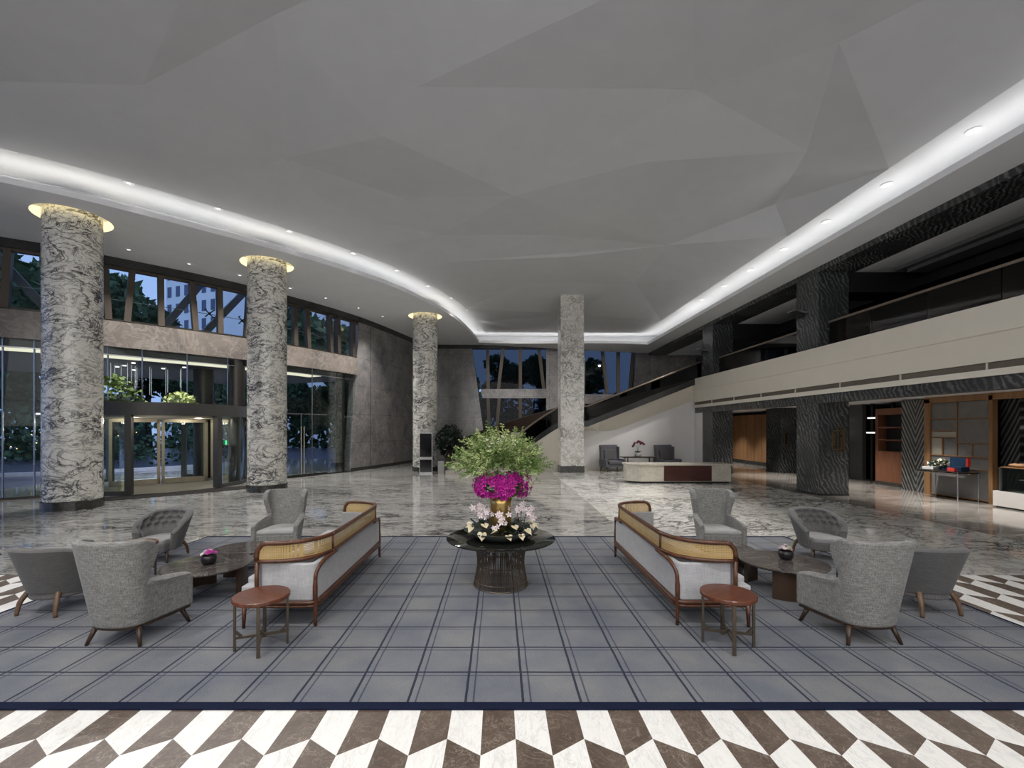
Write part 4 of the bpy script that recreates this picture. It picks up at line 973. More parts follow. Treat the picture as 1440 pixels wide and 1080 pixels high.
# ------------------------------------------------------------------ sofas
def make_sofa(lab):
    th = thing('cane_sofa', lab, 'sofa', (0, 0, ZG), 0, 'cane backed sofas')
    H = 1.28
    def plan(d=0.0, front=.58):        # U-shaped plan, pushed inwards by d
        P = [(-H+.0, front), (-H+.01, .40), (-H+.05, .27), (-H+.13, .15), (-H+.25, .06), (-H+.42, .01), (-H+.6, 0)]
        P = P+[(-x, y) for x, y in P[::-1]]
        V = catmull([Vector((x, y, 0)) for x, y in P], 5)
        return off2(V, d) if d else V
    def plan2(d=0.0, front=.58):       # the upholstery turns a tighter corner than the rails
        xo, yb, r = H-.02-d, .012+d, max(.02, .11-d)
        P = [(-xo, lerp(front, yb+r, k/4)) for k in range(4)]+[(-xo+r-r*math.cos(k*PI/12), yb+r-r*math.sin(k*PI/12)) for k in range(7)]
        return [Vector((x, y, 0)) for x, y in P]+[Vector((-x, y, 0)) for x, y in P[::-1]]
    rail_h, low_h = .845, .665
    P = plan()
    top = [Vector((P[0].x, P[0].y+.02, low_h)), Vector((P[0].x, P[0].y+.02, rail_h-.12)), Vector((P[0].x, P[0].y+.01, rail_h-.06)), Vector((P[0].x, P[0].y-.03, rail_h-.012))]
    mid = [Vector((p.x, p.y, rail_h)) for p in P[2:-2]]
    topr = top+mid+[Vector((-p.x, p.y, p.z)) for p in top[::-1]]
    MB().tube(topr, .023, 10).build('top_rail', M['sofawood'], th, smooth=True)
    MB().tube([Vector((p.x, p.y+(.02 if i in (0, len(P)-1) else 0), low_h)) for i, p in enumerate(P)], .021, 10).build('middle_rail', M['sofawood'], th, smooth=True)
    # cane in three panels
    def panel(i0, i1):
        q = MB(); vs = []; Q = P[i0:i1+1]
        for p in Q: vs += [(p.x, p.y, low_h+.01), (p.x, p.y, rail_h-.01)]
        q.add(vs, [(2*i, 2*i+2, 2*i+3, 2*i+1) for i in range(len(Q)-1)]); return q.build('cane_panel', M['cane'], th, fix=False)
    iA = 27; n = len(P)-1
    panel(0, iA); panel(iA, n-iA); panel(n-iA, n)
    for i in (iA, n-iA): MB().tube([(P[i].x, P[i].y, low_h), (P[i].x, P[i].y, rail_h)], .014, 8).build('divider', M['sofawood'], th, smooth=True)
    for sx in (-1, 1):
        MB().tube([(sx*H, .60, .25), (sx*H, .60, low_h+.02)], .022, 10).build('front_post', M['sofawood'], th, smooth=True)
        # rear leg: bends out of the middle rail and runs to the floor
        L_ = catmull([Vector((sx*.75, -.005, low_h-.028)), Vector((sx*1.02, .0, low_h-.03)), Vector((sx*1.12, .018, low_h-.06)), Vector((sx*1.195, .04, low_h-.13)), Vector((sx*1.215, .045, .4)), Vector((sx*1.222, .04, 0))], 5)
        MB().tube(L_, [.02]*(len(L_)-6)+[.024, .024, .023, .021, .018, .016], 10).build('rear_leg', M['sofawood'], th, smooth=True)
        MB().tube([(sx*(H-.01), .73, .23), (sx*(H-.005), .735, 0)], [.024, .015], 10).build('front_leg', M['sofawood'], th, smooth=True)
    # upholstered shell
    def band(d0, d1, z0, z1, name, mat, fr=.58, bev=.015, pf=plan2):
        A, B = pf(d0, fr), pf(d1, fr); q = MB(); vs = []
        for a, b in zip(A, B): vs += [(a.x, a.y, z0), (a.x, a.y, z1), (b.x, b.y, z1), (b.x, b.y, z0)]
        fs = []
        for i in range(len(A)-1):
            for k in range(4): fs.append((i*4+k, i*4+(k+1) % 4, i*4+4+(k+1) % 4, i*4+4+k))
        fs += [(0, 1, 2, 3), tuple(range(len(A)*4-4, len(A)*4))[::-1]]
        q.add(vs, fs); return q.build(name, mat, th, auto=50, bevel=bev)
    band(.02, .07, .255, .632, 'outer_shell', M['linen']); band(.05, .15, .38, .70, 'inner_padding', M['tubseat'], .60, .03, plan)
    A = plan2(.022, .78); poly = [(p.x, p.y) for p in A]
    MB().prism(poly, .255, .40).build('seat_base', M['linen'], th, bevel=.01)
    B = plan2(.17, .80); MB().prism([(p.x, p.y) for p in B], .38, .45).build('seat_cushion', M['linen'], th, bevel=.03)
    F_ = plan2(.01, .76); loop = [Vector((p.x, p.y, .24)) for p in F_]
    q = MB(); q.tube(loop+[loop[0]], .022, 8); q.tube([p+Vector((0, 0, -.036)) for p in loop]+[loop[0]+Vector((0, 0, -.036))], .016, 8); q.build('base_rail', M['sofawood'], th, smooth=True)
    return th
so = make_sofa('pale linen sofa with cane back facing left, left of the flower table'); so.location = (-1.815, 5.78, ZG); so.rotation_euler = (0, 0, PI/2)
dup(so, (1.765, 5.80, ZG), -PI/2, 'pale linen sofa with cane back facing right, right of the flower table')

# ------------------------------------------------------------------ wing chairs
def make_wing(lab):
    th = thing('wing_chair', lab, 'armchair', (0, 0, ZG), 0, 'high wing armchairs')
    zb, zt = .18, .985
    def Fz(z):
        if z < .50: return .26
        if z < .57: return lerp(.26, -.25, sst(.49, .575, z))
        return -.25+.075*sst(.56, .86, z)-.05*sst(.88, zt, z)
    def surf(u, v):
        z = lerp(zb, zt, v**.95); s = u*2-1
        hw = .215+.083*((z-zb)/(zt-zb)); yb = -.335-.13*(z-zb)/(zt-zb)
        F_ = Fz(z); rb = .13; a = abs(s); sg_ = 1 if s >= 0 else -1
        if a < .5: x = hw*math.sin(a*PI)**.9; y = yb+rb*(1-math.cos(a*PI))
        else:
            t_ = (a-.5)/.5; x = lerp(lerp(hw, .315, t_), hw-.02*t_+.022*t_*sst(.58, .84, z), sst(.5, .64, z)); y = yb+rb+t_*(F_-yb-rb)
        dz = -.03*sst(.5, 1, a)*sst(.85, zt, z) if a > .25 else 0
        dz += .02*sst(.75, 1, a)*sst(.4, .5, z)*(1-sst(.55, .6, z))
        return Vector((sg_*x, y, z+dz))
    q = MB(); q.grid(surf, 37, 34); q.build('shell', M['tweed'], th, smooth=True, solid=.075, subsurf=1)
    def outl(g): return [(-.325+g, .25-g), (-.275+g, -.05), (-.23+g, -.22), (-.12, -.335+g), (.12, -.335+g), (.23-g, -.22), (.275-g, -.05), (.325-g, .25-g)]
    pts = [(p.x, p.y) for p in catmull([Vector((x, y, 0)) for x, y in outl(.02)], 4)]
    MB().prism(pts, .185, .36).build('seat_base', M['tweed'], th, bevel=.02)
    MB().prism([(x*.93, y*.96+.012) for x, y in pts], .35, .43).build('seat_cushion', M['tweedseat'], th, bevel=.035)
    MB().prism([(x*1.06, y*1.04) for x, y in pts], .150, .187).build('base_frame', M['legwood'], th, bevel=.004)
    for sx, sy, fx, fy in ((-1, -1, .20, -.26), (1, -1, .20, -.26), (-1, 1, .25, .19), (1, 1, .25, .19)):
        MB().tube([(sx*fx, fy, .17), (sx*(fx+.055), fy+.05*sy, 0)], [.026, .015], 8).build('leg', M['legwood'], th, smooth=True)
    return th
wc = make_wing('grey tweed wing armchair seen from behind, front left'); wc.location = (-3.52, 4.44, ZG); wc.rotation_euler = (0, 0, -.04)
dup(wc, (3.44, 4.46, ZG), .04, 'grey tweed wing armchair seen from behind, front right')
dup(wc, (-3.47, 7.15, ZG), PI+.12, 'grey tweed wing armchair facing the viewer behind the left coffee tables')
dup(wc, (3.46, 7.15, ZG), PI-.12, 'grey tweed wing armchair facing the viewer behind the right coffee tables')

# ------------------------------------------------------------------ tub chairs
def make_tub(lab):
    th = thing('tub_chair', lab, 'armchair', (0, 0, ZG), 0, 'low tufted tub chairs')
    def plan(u, z):                       # outer skin
        s = u*2-1; a = abs(s); sg_ = 1 if s >= 0 else -1
        k = (z-.2)/.52; hw = .30+.11*k; yb = -.25-.15*k; fr = .22
        if a < .66: an = a/.66*PI/2; x = hw*math.sin(an)**.92; y = yb+.42*(1-math.cos(an))
        else: t_ = (a-.66)/.34; x = hw-.045*t_*t_; y = lerp(yb+.42, fr, t_)
        return Vector((sg_*x, y, z)), a
    def topz(a): return .735-.29*(.55*a**2.2+.45*sst(.3, 1.0, a))
    def botz(a): return .25-.08*sst(.1, .7, a)
    buttons = []
    for j, zz in enumerate((.66, .58, .50)):
        for i in range(-5, 6):
            sv = (i+(.5 if j % 2 else 0))*.155
            if abs(sv) < .86 and zz < topz(abs(sv))-.045: buttons.append((sv, zz))
    def outer(u, v):
        a = abs(u*2-1); z = lerp(botz(a), topz(a)-.02, v); return plan(u, z)[0]
    def innr(u, v):
        s = u*2-1; a = abs(s); z = lerp(.24, topz(a)-.02, v); p, _ = plan(u, z)
        th_ = .135-.035*sst(.7, 1, a); p2, _ = plan(min(1, u+.004), z); p1, _ = plan(max(0, u-.004), z)
        tn = (p2-p1).normalized(); nrm = Vector((-tn.y, tn.x, 0))
        dm = 0
        for bs, bz in buttons:
            d2 = ((s-bs)*.75/.055)**2+((z-bz)/.042)**2
            if d2 < 9: dm = max(dm, math.exp(-d2*.6))
        if z > .45 and a < .9:
            pp, qq = s/.155, (z-.66)/.16
            for g_ in (pp+qq, pp-qq):
                e_ = abs(g_-round(g_)); dm = max(dm, .5*math.exp(-(e_/.13)**2))
        return p+nrm*(th_-.075*dm)
    q = MB(); q.grid(outer, 41, 10); 
    nu = 181; nv = 36; vs = [innr(i/(nu-1), j/(nv-1)) for i in range(nu) for j in range(nv)]
    q.build('outer_shell', M['felt'], th, smooth=True, fix=False)
    r = MB(); r.add(vs, [(i*nv+j, (i+1)*nv+j, (i+1)*nv+j+1, i*nv+j+1) for i in range(nu-1) for j in range(nv-1)])
    # rounded top edge joining outer and inner skins, and the arm fronts
    def rim(u, w_):
        a = abs(u*2-1); o_ = outer(u, 1); i_ = innr(u, 1); c_ = (o_+i_)/2; h_ = (i_-o_)/2
        an = PI*(1-w_); return c_+h_*(-math.cos(PI*w_))+Vector((0, 0, .03*math.sin(PI*w_)))
    r.grid(rim, 81, 7)
    for uu in (0, 1):
        b0 = len(r.v); r.add([rim(uu, k/10) for k in range(11)], [tuple(range(11))])
        def endc(v, w_, uu=uu):
            z = lerp(botz(1), topz(1)-.02, v); o_ = outer(uu, v); i_ = innr(uu, 1); i_.z = z
            return o_.lerp(i_, w_)+Vector((0, .03*math.sin(PI*w_), 0))
        r.grid(endc, 8, 7)
    lining = r.build('tufted_lining', M['tuft'], th, smooth=True, fix=False)
    for bs, bz in buttons:
        p = innr((bs+1)/2, max(0, min(1, (bz-.24)/(topz(abs(bs))-.26)))); MB().ball(p, .013, 6, 4).build('button', M['felt'], lining, smooth=True)
    pts = [plan(i/24, .26)[0]*.93 for i in range(25)]; pts = [(p.x, p.y) for p in pts]+[(.24, .33), (.1, .375), (-.1, .375), (-.24, .33)]
    MB().prism(pts, .165, .30).build('seat_base', M['tuft'], th, bevel=.03)
    MB().prism([(x*.95, y*.97) for x, y in pts], .28, .36).build('seat_cushion', M['tubseat'], th, bevel=.035)
    for sx, sy, fx, fy in ((-1, -1, .17, -.16), (1, -1, .17, -.16), (-1, 1, .2, .22), (1, 1, .2, .22)):
        z0 = .25 if sy < 0 else .18
        L_ = catmull([Vector((sx*fx, fy, z0)), Vector((sx*(fx+.045), fy+.06*sy, z0*.55)), Vector((sx*(fx+.06), fy+.085*sy, 0))], 5)
        MB().tube(L_, [lerp(.03, .018, i/(len(L_)-1)) for i in range(len(L_))], 8).build('leg', M['oakleg'] if sy < 0 else M['legwood'], th, smooth=True)
    return th
tc = make_tub('charcoal tub chair seen from behind at the far left'); tc.location = (-4.88, 5.02, ZG); tc.rotation_euler = (0, 0, -.1)
dup(tc, (4.66, 5.02, ZG), .1, 'charcoal tub chair seen from behind at the far right')
dup(tc, (-5.20, 6.98, ZG), PI+.05, 'button tufted tub chair facing the viewer on the left', scale=(1, 1, .95))
dup(tc, (4.99, 7.08, ZG), PI-.05, 'button tufted tub chair facing the viewer on the right', scale=(1, 1, .95))

# ------------------------------------------------------------------ side tables
def make_side(lab, dark=False):
    th = thing('side_table', lab, 'side table', (0, 0, ZG), 0, 'round side tables')
    MB().lathe([(.001, .445), (.235, .445), (.24, .452), (.24, .476), (.234, .482), (.001, .482)], (0, 0, 0), 48).build('tabletop', M['tablewood'], th, auto=35)
    for k in range(4):
        a = k*PI/2+PI/4; c_, s_ = math.cos(a), math.sin(a)
        MB().obox((.215*c_, .215*s_, .223), (.02, .03, .446), a).build('leg', M['wire'], th)
    for a in (PI/4, 3*PI/4):
        c_, s_ = math.cos(a), math.sin(a); q = MB()
        q.obox((0, 0, .115), (.42, .022, .02), a)
        for sg_ in (-1, 1): q.prism_y([(sg_*.2, .125), (sg_*.15, .125), (sg_*.2, .19)], -.011, .011) if False else q.beam((sg_*.205*c_, sg_*.205*s_, .17), (sg_*.16*c_, sg_*.16*s_, .118), .02, .02)
        q.build('stretcher', M['wire'], th)
    return th
s1 = make_side('round walnut side table at the near end of the left sofa'); s1.location = (-2.165, 4.115, ZG); s1.rotation_euler = (0, 0, -.42)
dup(s1, (2.11, 4.165, ZG), .546, 'round walnut side table at the near end of the right sofa')
dup(s1, (-4.80, 5.97, ZG), .2, 'round side table half hidden between the left tub chairs')
dup(s1, (4.72, 5.95, ZG), .2, 'round side table half hidden between the right tub chairs')

# ------------------------------------------------------------------ coffee tables
def make_coffee(r, h, lab, rot):
    th = thing('coffee_table', lab, 'coffee table', (0, 0, ZG), rot, 'round dark marble coffee tables')
    MB().lathe([(.001, h-.03), (r-.02, h-.03), (r, h-.015), (r, h-.005), (r-.006, h), (.001, h)], (0, 0, 0), 56).build('tabletop', M['coffee'], th, auto=35)
    for k in range(3):
        a = k*2*PI/3+.35; q = MB(); n = 9; vs = []
        for i in range(n+1):
            an = a-.34+.68*i/n; vs += [((r*.82+dr)*math.cos(an), (r*.82+dr)*math.sin(an), z) for dr in (-.02, .02) for z in (0, h-.03)]
        fs = []
        for i in range(n):
            b = i*4; c2 = b+4
            fs += [(b, b+1, c2+1, c2), (b+2, c2+2, c2+3, b+3), (b, c2, c2+2, b+2), (b+1, b+3, c2+3, c2+1)]
        fs += [(0, 2, 3, 1), (n*4, n*4+1, n*4+3, n*4+2)]
        q.add(vs, fs); q.build('leg', M['coffeebase'], th, auto=40)
    return th
c1 = make_coffee(.49, .36, 'larger dark marble coffee table with a flower pot, left group', 4.0); c1.location = (-3.52, 5.46, ZG)
dup(c1, (3.50, 5.58, ZG), 3.9, 'larger dark marble coffee table with a flower pot, right group')
c2 = make_coffee(.38, .31, 'smaller dark marble coffee table beside the left sofa', .3); c2.location = (-3.62, 6.36, ZG)
dup(c2, (3.20, 6.40, ZG), 2.0, 'smaller dark marble coffee table beside the right sofa')

# ------------------------------------------------------------------ flower helpers
def petals(q, c, r, n, nrm, up=.3, mi=0, wd=.55):
    nrm = Vector(nrm).normalized(); a = nrm.orthogonal().normalized(); b = nrm.cross(a); c = Vector(c); ph = random.random()*6
    for k in range(n):
        an = ph+2*PI*k/n; d = a*math.cos(an)+b*math.sin(an); e = -a*math.sin(an)+b*math.cos(an)
        p1 = c+d*r*.5+e*r*wd*.5+nrm*r*up*.4; p2 = c+d*r+nrm*r*up; p3 = c+d*r*.5-e*r*wd*.5+nrm*r*up*.4
        q.add([c, p1, p2, p3], [(0, 1, 2, 3)], mi)
def flower_obj(name, mat, r, n, lab, cat, grp, stem=None):
    q = MB(); petals(q, (0, 0, 0), r, n, (0, 0, 1)); petals(q, (0, 0, .002), r*.36, 3, (0, 0, 1), .8, 1); return tag(q.build(name, mat, fix=False), lab, cat, grp)
def place(o, loc, nrm, scale=1, first=[None]):
    c_ = o.copy(); COL.objects.link(c_); c_.location = loc
    c_.rotation_mode = 'QUATERNION'; c_.rotation_quaternion = Vector(nrm).to_track_quat('Z', 'Y'); c_.scale = (scale,)*3; return c_

# small pots on the coffee tables
for (x, y, lab, mats, l2) in ((-3.50, 5.44, 'small black stone pot on the left coffee table', ['pink', 'magenta', 'magenta'], 'white and magenta blossoms in the left small pot'), (3.58, 5.64, 'small black stone pot on the right coffee table', ['pink', 'leaflight', 'magenta'], 'white, green and purple blossoms in the right small pot')):
    z0 = ZG+.361
    o = tag(MB().lathe([(.001, 0), (.055, 0), (.078, .03), (.085, .07), (.078, .105), (.068, .105), (.07, .08), (.001, .08)], (x, y, z0), 28).build('flower_pot', M['potblack'], smooth=True), lab, 'flower pot')
    q = MB()
    for i in range(46):
        a = random.random()*2*PI; rr = .075*math.sqrt(random.random()); p = Vector((x+rr*math.cos(a), y+rr*math.sin(a), z0+.115+.05*(1-rr/.08)+random.uniform(0, .02)))
        petals(q, p, .026, 5, (math.cos(a)*rr*8, math.sin(a)*rr*8, 1), .3, 0 if p.x < x-.01 or random.random() < .25 else random.choice((1, 2)))
    tag(q.build('blossom_posy', [M[m] for m in mats], fix=False), l2, 'flowers')

# ------------------------------------------------------------------ centre table
CT = Vector((0.02, 5.78, ZG))
ct = thing('pedestal_table', 'round black glass table on a bronze wire pedestal in the centre', 'table', CT)
MB().lathe([(.001, .588), (.685, .588), (.692, .594), (.692, .602), (.685, .606), (.001, .606)], (0, 0, 0), 72).build('tabletop', M['blackglass'], ct, auto=35)
prof = [(.345, .005), (.335, .06), (.31, .18), (.298, .3), (.31, .42), (.345, .52), (.385, .585)]
pc_ = catmull([Vector((r, 0, z)) for r, z in prof], 3)
q = MB()
for k in range(84):
    a = 2*PI*k/84; q.tube([(p.x*math.cos(a+p.z*.0), p.x*math.sin(a), p.z) for p in pc_], .0048, 4, cap=False)
for r, z in ((.347, .008), (.335, .075), (.30, .27), (.312, .43), (.383, .58)): q.tube([(r*math.cos(2*PI*i/40), r*math.sin(2*PI*i/40), z) for i in range(40)], .006, 5, closed=True)
q.build('wire_base', M['wire'], ct, fix=False)
q = MB()
for k in range(84):
    a = 2*PI*(k+.5)/84; q.tube([(p.x*.80*math.cos(a), p.x*.80*math.sin(a), p.z) for p in pc_[::2]], .003, 4, cap=False)
q.build('inner_wire_base', M['wire'], ct, fix=False)
BZ = ZG+.607
tag(MB().lathe([(.001, 0), (.30, 0), (.33, .012), (.42, .06), (.47, .105), (.475, .112), (.462, .112), (.40, .07), (.001, .06)], (CT.x, CT.y, BZ), 56).build('planter_bowl', M['bowl'], auto=50), 'wide dark green planter bowl on the black glass table', 'bowl')
tag(MB().lathe([(.10, 0), (.125, .05), (.14, .16), (.135, .36), (.15, .46), (.14, .46), (.125, .36), (.125, .2), (.001, .05)], (CT.x, CT.y, BZ+.065), 40).build('gold_vase', M['brass'], smooth=True), 'brushed gold vase standing in the planter bowl', 'vase')
# dark leaves in the bowl
q = MB()
for i in range(170):
    a = random.random()*2*PI; rr = random.uniform(.14, .36); p = Vector((CT.x+rr*math.cos(a), CT.y+rr*math.sin(a), BZ+.07+random.uniform(0, .1)))
    d = Vector((math.cos(a+random.uniform(-1, 1)), math.sin(a+random.uniform(-1, 1)), random.uniform(-.1, .7))).normalized()*random.uniform(.07, .13); b = d.cross(Vector((0, 0, 1))).normalized()*random.uniform(.025, .05)
    q.add([p, p+d*.5+b, p+d, p+d*.5-b], [(0, 1, 2, 3)])
tag(q.build('bowl_foliage', M['leafdark'], fix=False), 'dark glossy leaves filling the planter bowl', 'foliage', kind='stuff')
# anthuriums
g = MB(); n = 24; vs = [(0, .008, -.004)]
for i in range(n):
    a = 2*PI*i/n; hx = 16*math.sin(a)**3; hy = 13*math.cos(a)-5*math.cos(2*a)-2*math.cos(3*a)-math.cos(4*a)
    vs.append((hx*.0034, hy*.0036, .010*(hx/16)**2+.004))
g.add(vs, [(0, i+1, (i+1) % n+1) for i in range(n)], 0); g.tube([(0, .02, 0), (0, .012, .03), (0, -.01, .05)], .005, 6, mi=1)
anth = tag(g.build('anthurium', [M['cream'], M['whiteflower']], fix=False, solid=.003), 'cream heart-shaped anthurium at the edge of the planter bowl', 'flower', 'anthuriums in the planter bowl')
pos = [(-2.7, .41, .13), (-2.1, .44, .1), (-1.75, .40, .15), (-1.35, .44, .09), (-1.0, .46, .09), (-.72, .44, .13), (-.35, .42, .16), (-.1, .44, .15), (-2.95, .40, .17), (-.95, .30, .17), (.4, .42, .16), (3.4, .4, .15), (-2.35, .28, .18)]
for i, (a, rr, dz) in enumerate(pos):
    p = Vector((CT.x+rr*math.cos(a), CT.y+rr*math.sin(a), BZ+dz)); o = anth if i == 0 else None
    nv = Vector((math.cos(a)*.6+random.gauss(0, .35), math.sin(a)*.8+random.gauss(0, .3), .5+.6*random.random()))
    if i == 0: anth.location = p; anth.rotation_mode = 'QUATERNION'; anth.rotation_quaternion = nv.to_track_quat('Z', 'Y')
    else: place(anth, p, nv, random.uniform(.8, 1.15))
# pale pink orchids on short stems
po = flower_obj('pink_orchid', [M['pink'], M['cream']], .042, 5, 'pale pink orchid bloom beside the gold vase', 'flower', 'pale pink orchids round the vase')
k = 0
for cx, cy, cz, sp_, n in ((-.27, -.1, .36, .1, 15), (.25, -.1, .37, .1, 14), (.0, -.3, .24, .06, 6), (.36, -.02, .30, .09, 7), (-.1, -.22, .34, .06, 6)):
    for i in range(n):
        p = CT+Vector((cx+max(-1.5, min(1.5, random.gauss(0, 1)))*sp_, cy+max(-1.5, min(1.5, random.gauss(0, 1)))*sp_*.6, .607+cz+max(-.06, min(.06, random.gauss(0, .04))))); nv = Vector((random.gauss(0, .5), -1, random.gauss(.3, .3)))
        if k == 0: po.location = p; po.rotation_mode = 'QUATERNION'; po.rotation_quaternion = nv.to_track_quat('Z', 'Y')
        else: place(po, p, nv, random.uniform(.8, 1.2))
        k += 1
q = MB()
for cx, cy, cz in ((-.27, -.1, .34), (.25, -.1, .36), (-.14, -.18, .3), (.3, -.05, .3), (.0, -.26, .2), (.2, -.12, .33)):
    q.tube([CT+Vector((cx*.8, cy*.8, .66)), CT+Vector((cx, cy, .607+cz*.7)), CT+Vector((cx*1.05, cy, .607+cz))], .005, 5)
tag(q.build('orchid_stems', M['bark'], fix=False), 'thin dark stems of the pale pink orchids', 'stems', kind='stuff')
q = MB()
for i in range(420):
    a = random.random()*2*PI; ph = random.uniform(-.9, 1.1); rr = .22*math.sqrt(random.random()); p = CT+Vector((rr*1.1*math.cos(a), rr*math.sin(a), 1.27+.16*math.sin(ph)))
    d = Vector((math.cos(a), math.sin(a), random.uniform(-.4, .5))).normalized()*.07; b = d.orthogonal().normalized()*.018
    q.add([p, p+d*.5+b, p+d, p+d*.5-b], [(0, 1, 2, 3)])
tag(q.build('ruff_foliage', M['leafmid'], fix=False), 'green leaves between the magenta orchids over the gold vase', 'foliage', kind='stuff')
# magenta orchid ruff
mo = flower_obj('magenta_orchid', [M['magenta'], M['purple']], .05, 5, 'magenta orchid bloom in the thick ruff over the gold vase', 'flower', 'magenta orchids over the gold vase')
k = 0
for i in range(250):
    a = random.random()*2*PI
    if math.sin(a) > .35 and random.random() < .7: a = -a
    ph = random.uniform(-.75, .95); R_ = .285*random.uniform(.85, 1.12)
    lump = .04*math.sin(a*3+1)
    p = CT+Vector(((R_*1.22+lump)*math.cos(a)*math.cos(ph*.8), (R_*1.05)*math.sin(a)*math.cos(ph*.8), 1.27+.175*math.sin(ph)+.02*math.sin(a*5)))
    nv = Vector((math.cos(a), math.sin(a), ph*.6)); nv += Vector((random.gauss(0, .3), random.gauss(0, .3), random.gauss(0, .3)))
    if k == 0: mo.location = p; mo.rotation_mode = 'QUATERNION'; mo.rotation_quaternion = nv.to_track_quat('Z', 'Y')
    else: place(mo, p, nv, random.uniform(.75, 1.15))
    k += 1
# airy green foliage: fine branching sprays
q = MB(); wq = MB()
def spray(p, d, L_, depth=0, mi=0):
    e = p+d*L_; q.tube([p, e], .0022, 3, cap=False, mi=1)
    nn = 16
    for i in range(nn):
        f = .25+.75*i/nn; c_ = p.lerp(e, f)
        v = (d*.6+Vector((random.gauss(0, .55), random.gauss(0, .55), random.gauss(0, .45)))).normalized()*.055*(1.15-f*.5); b = v.orthogonal().normalized()*.0055
        q.add([c_, c_+v*.5+b, c_+v, c_+v*.5-b], [(0, 1, 2, 3)], mi)
for i in range(210):
    a = random.random()*2*PI; el = random.uniform(.15, 1.4) if i % 3 else random.uniform(.0, .7)
    d = Vector((math.cos(a)*math.cos(el), math.sin(a)*math.cos(el)*.85, math.sin(el))); p = CT+Vector((d.x*.17, d.y*.17, 1.45+d.z*.1))
    L_ = random.uniform(.22, .42)*(1.0 if el > .5 else 1.12); mi = 0 if el < .5 and random.random() < .55 else random.choice((0, 2, 2))
    spray(p, (d+Vector((0, 0, .12))).normalized(), L_, 0, mi)
    e = p+d*L_
    for k in range(3):
        spray(p.lerp(e, .45+.2*k), (d+Vector((random.gauss(0, .5), random.gauss(0, .5), random.gauss(-.05, .35)))).normalized(), L_*.5, 1, mi)
tag(q.build('green_foliage', [M['leafmid'], M['leafmid'], M['leaflight']], fix=False), 'airy mass of green fern foliage spilling above the magenta orchids', 'foliage', kind='stuff')
for i in range(260):
    a = random.random()*2*PI; rr = .24*math.sqrt(random.random()); p = CT+Vector((rr*math.cos(a), rr*math.sin(a), 1.86+random.uniform(-.09, .07)-rr*.35))
    petals(wq, p, .020, 5, (random.gauss(0, .4), random.gauss(-.4, .4), 1))
tag(wq.build('white_blossom_spray', M['whiteflower'], fix=False), 'tiny greenish white blossoms at the top of the centre bouquet', 'flowers', kind='stuff')

# ------------------------------------------------------------------ far furniture
dk = thing('reception_desk', 'low cream marble desk with a dark wood front panel', 'desk', (6.62, 16.5, 0))
pl_ = [(-1.88, .75), (-1.88, .28), (-1.45, 0), (1.85, 0), (1.85, .75)]
MB().prism(pl_, .07, .66).build('marble_body', M['desk'], dk); MB().prism([(-1.92, .8), (-1.92, .26), (-1.47, -.04), (1.9, -.04), (1.9, .8)], .66, .72).build('marble_top', M['desk'], dk, bevel=.006)
MB().prism([(-1.8, .75), (-1.8, .3), (-1.42, .05), (1.8, .05), (1.8, .75)], 0, .07).build('plinth', M['black'], dk)
MB().box(-.60, 1.14, -.015, 0, .09, .65).build('wood_panel', M['rosewood'], dk)
def make_far_chair(lab):
    th = thing('velvet_armchair', lab, 'armchair', (0, 0, 0), 0, 'slate armchairs by the stair wall')
    MB().box(-.5, .5, -.38, .36, .2, .36).build('seat_base', M['velvet'], th, bevel=.02); MB().box(-.36, .36, -.34, .42, .36, .50).build('seat_cushion', M['velvet'], th, bevel=.04)
    q = MB(); q.obox((0, -.36, .80), (.92, .14, .86), M=Matrix.Rotation(math.radians(8), 3, 'X')); q.build('backrest', M['velvet'], th, bevel=.03)
    MB().obox((0, -.26, .76), (.58, .1, .5), M=Matrix.Rotation(math.radians(9), 3, 'X')).build('back_cushion', M['tuft'], th, bevel=.04)
    for sx in (-1, 1):
        MB().prism([(sx*.38, -.4), (sx*.5, -.4), (sx*.52, .34), (sx*.40, .34)], .3, .58).build('armrest', M['velvet'], th, bevel=.03)
        MB().prism([(sx*.39, -.42), (sx*.47, -.42), (sx*.49, -.18), (sx*.43, -.18)], .55, 1.15).build('wing', M['velvet'], th, bevel=.03)
        for sy in (-1, 1): MB().tube([(sx*.42, .3*sy, .22), (sx*.44, .33*sy, 0)], [.03, .018], 8).build('leg', M['legwood'], th, smooth=True)
    return th
fc = make_far_chair('slate velvet armchair against the white wall, nearer the square pillar'); fc.location = (5.35, 21.35, 0); fc.rotation_euler = (0, 0, PI+.25)
dup(fc, (7.98, 21.35, 0), PI+.25, 'slate velvet armchair against the white wall behind the marble desk')
tb = thing('wall_table', 'low dark framed table between the two velvet armchairs', 'table', (6.62, 21.55, 0))
MB().box(-.78, .78, -.3, .3, .63, .67).build('tabletop', M['legwood'], tb)
for x in (-.68, .68, -.42, .62):
    MB().box(x-.02, x+.02, -.25 if abs(x) > .65 else .2, -.21 if abs(x) > .65 else .24, 0, .63).build('leg', M['darkmetal'], tb)
tag(MB().lathe([(.001, 0), (.12, 0), (.15, .05), (.15, .2), (.13, .2), (.001, .18)], (6.6, 21.5, .671), 20).build('orchid_pot', M['potwhite'], smooth=True), 'white orchid pot on the table by the white wall', 'flower pot')
od = thing('potted_orchid', 'wine red orchid in the white pot by the white wall', 'orchid', (6.6, 21.5, .85))
q = MB()
for a in range(10):
    an = a*.63; d = Vector((math.cos(an), math.sin(an), .5))*.22; b = d.cross(Vector((0, 0, 1))).normalized()*.05; q.add([(0, 0, 0), tuple(d*.5+b), tuple(d), tuple(d*.5-b)], [(0, 1, 2, 3)])
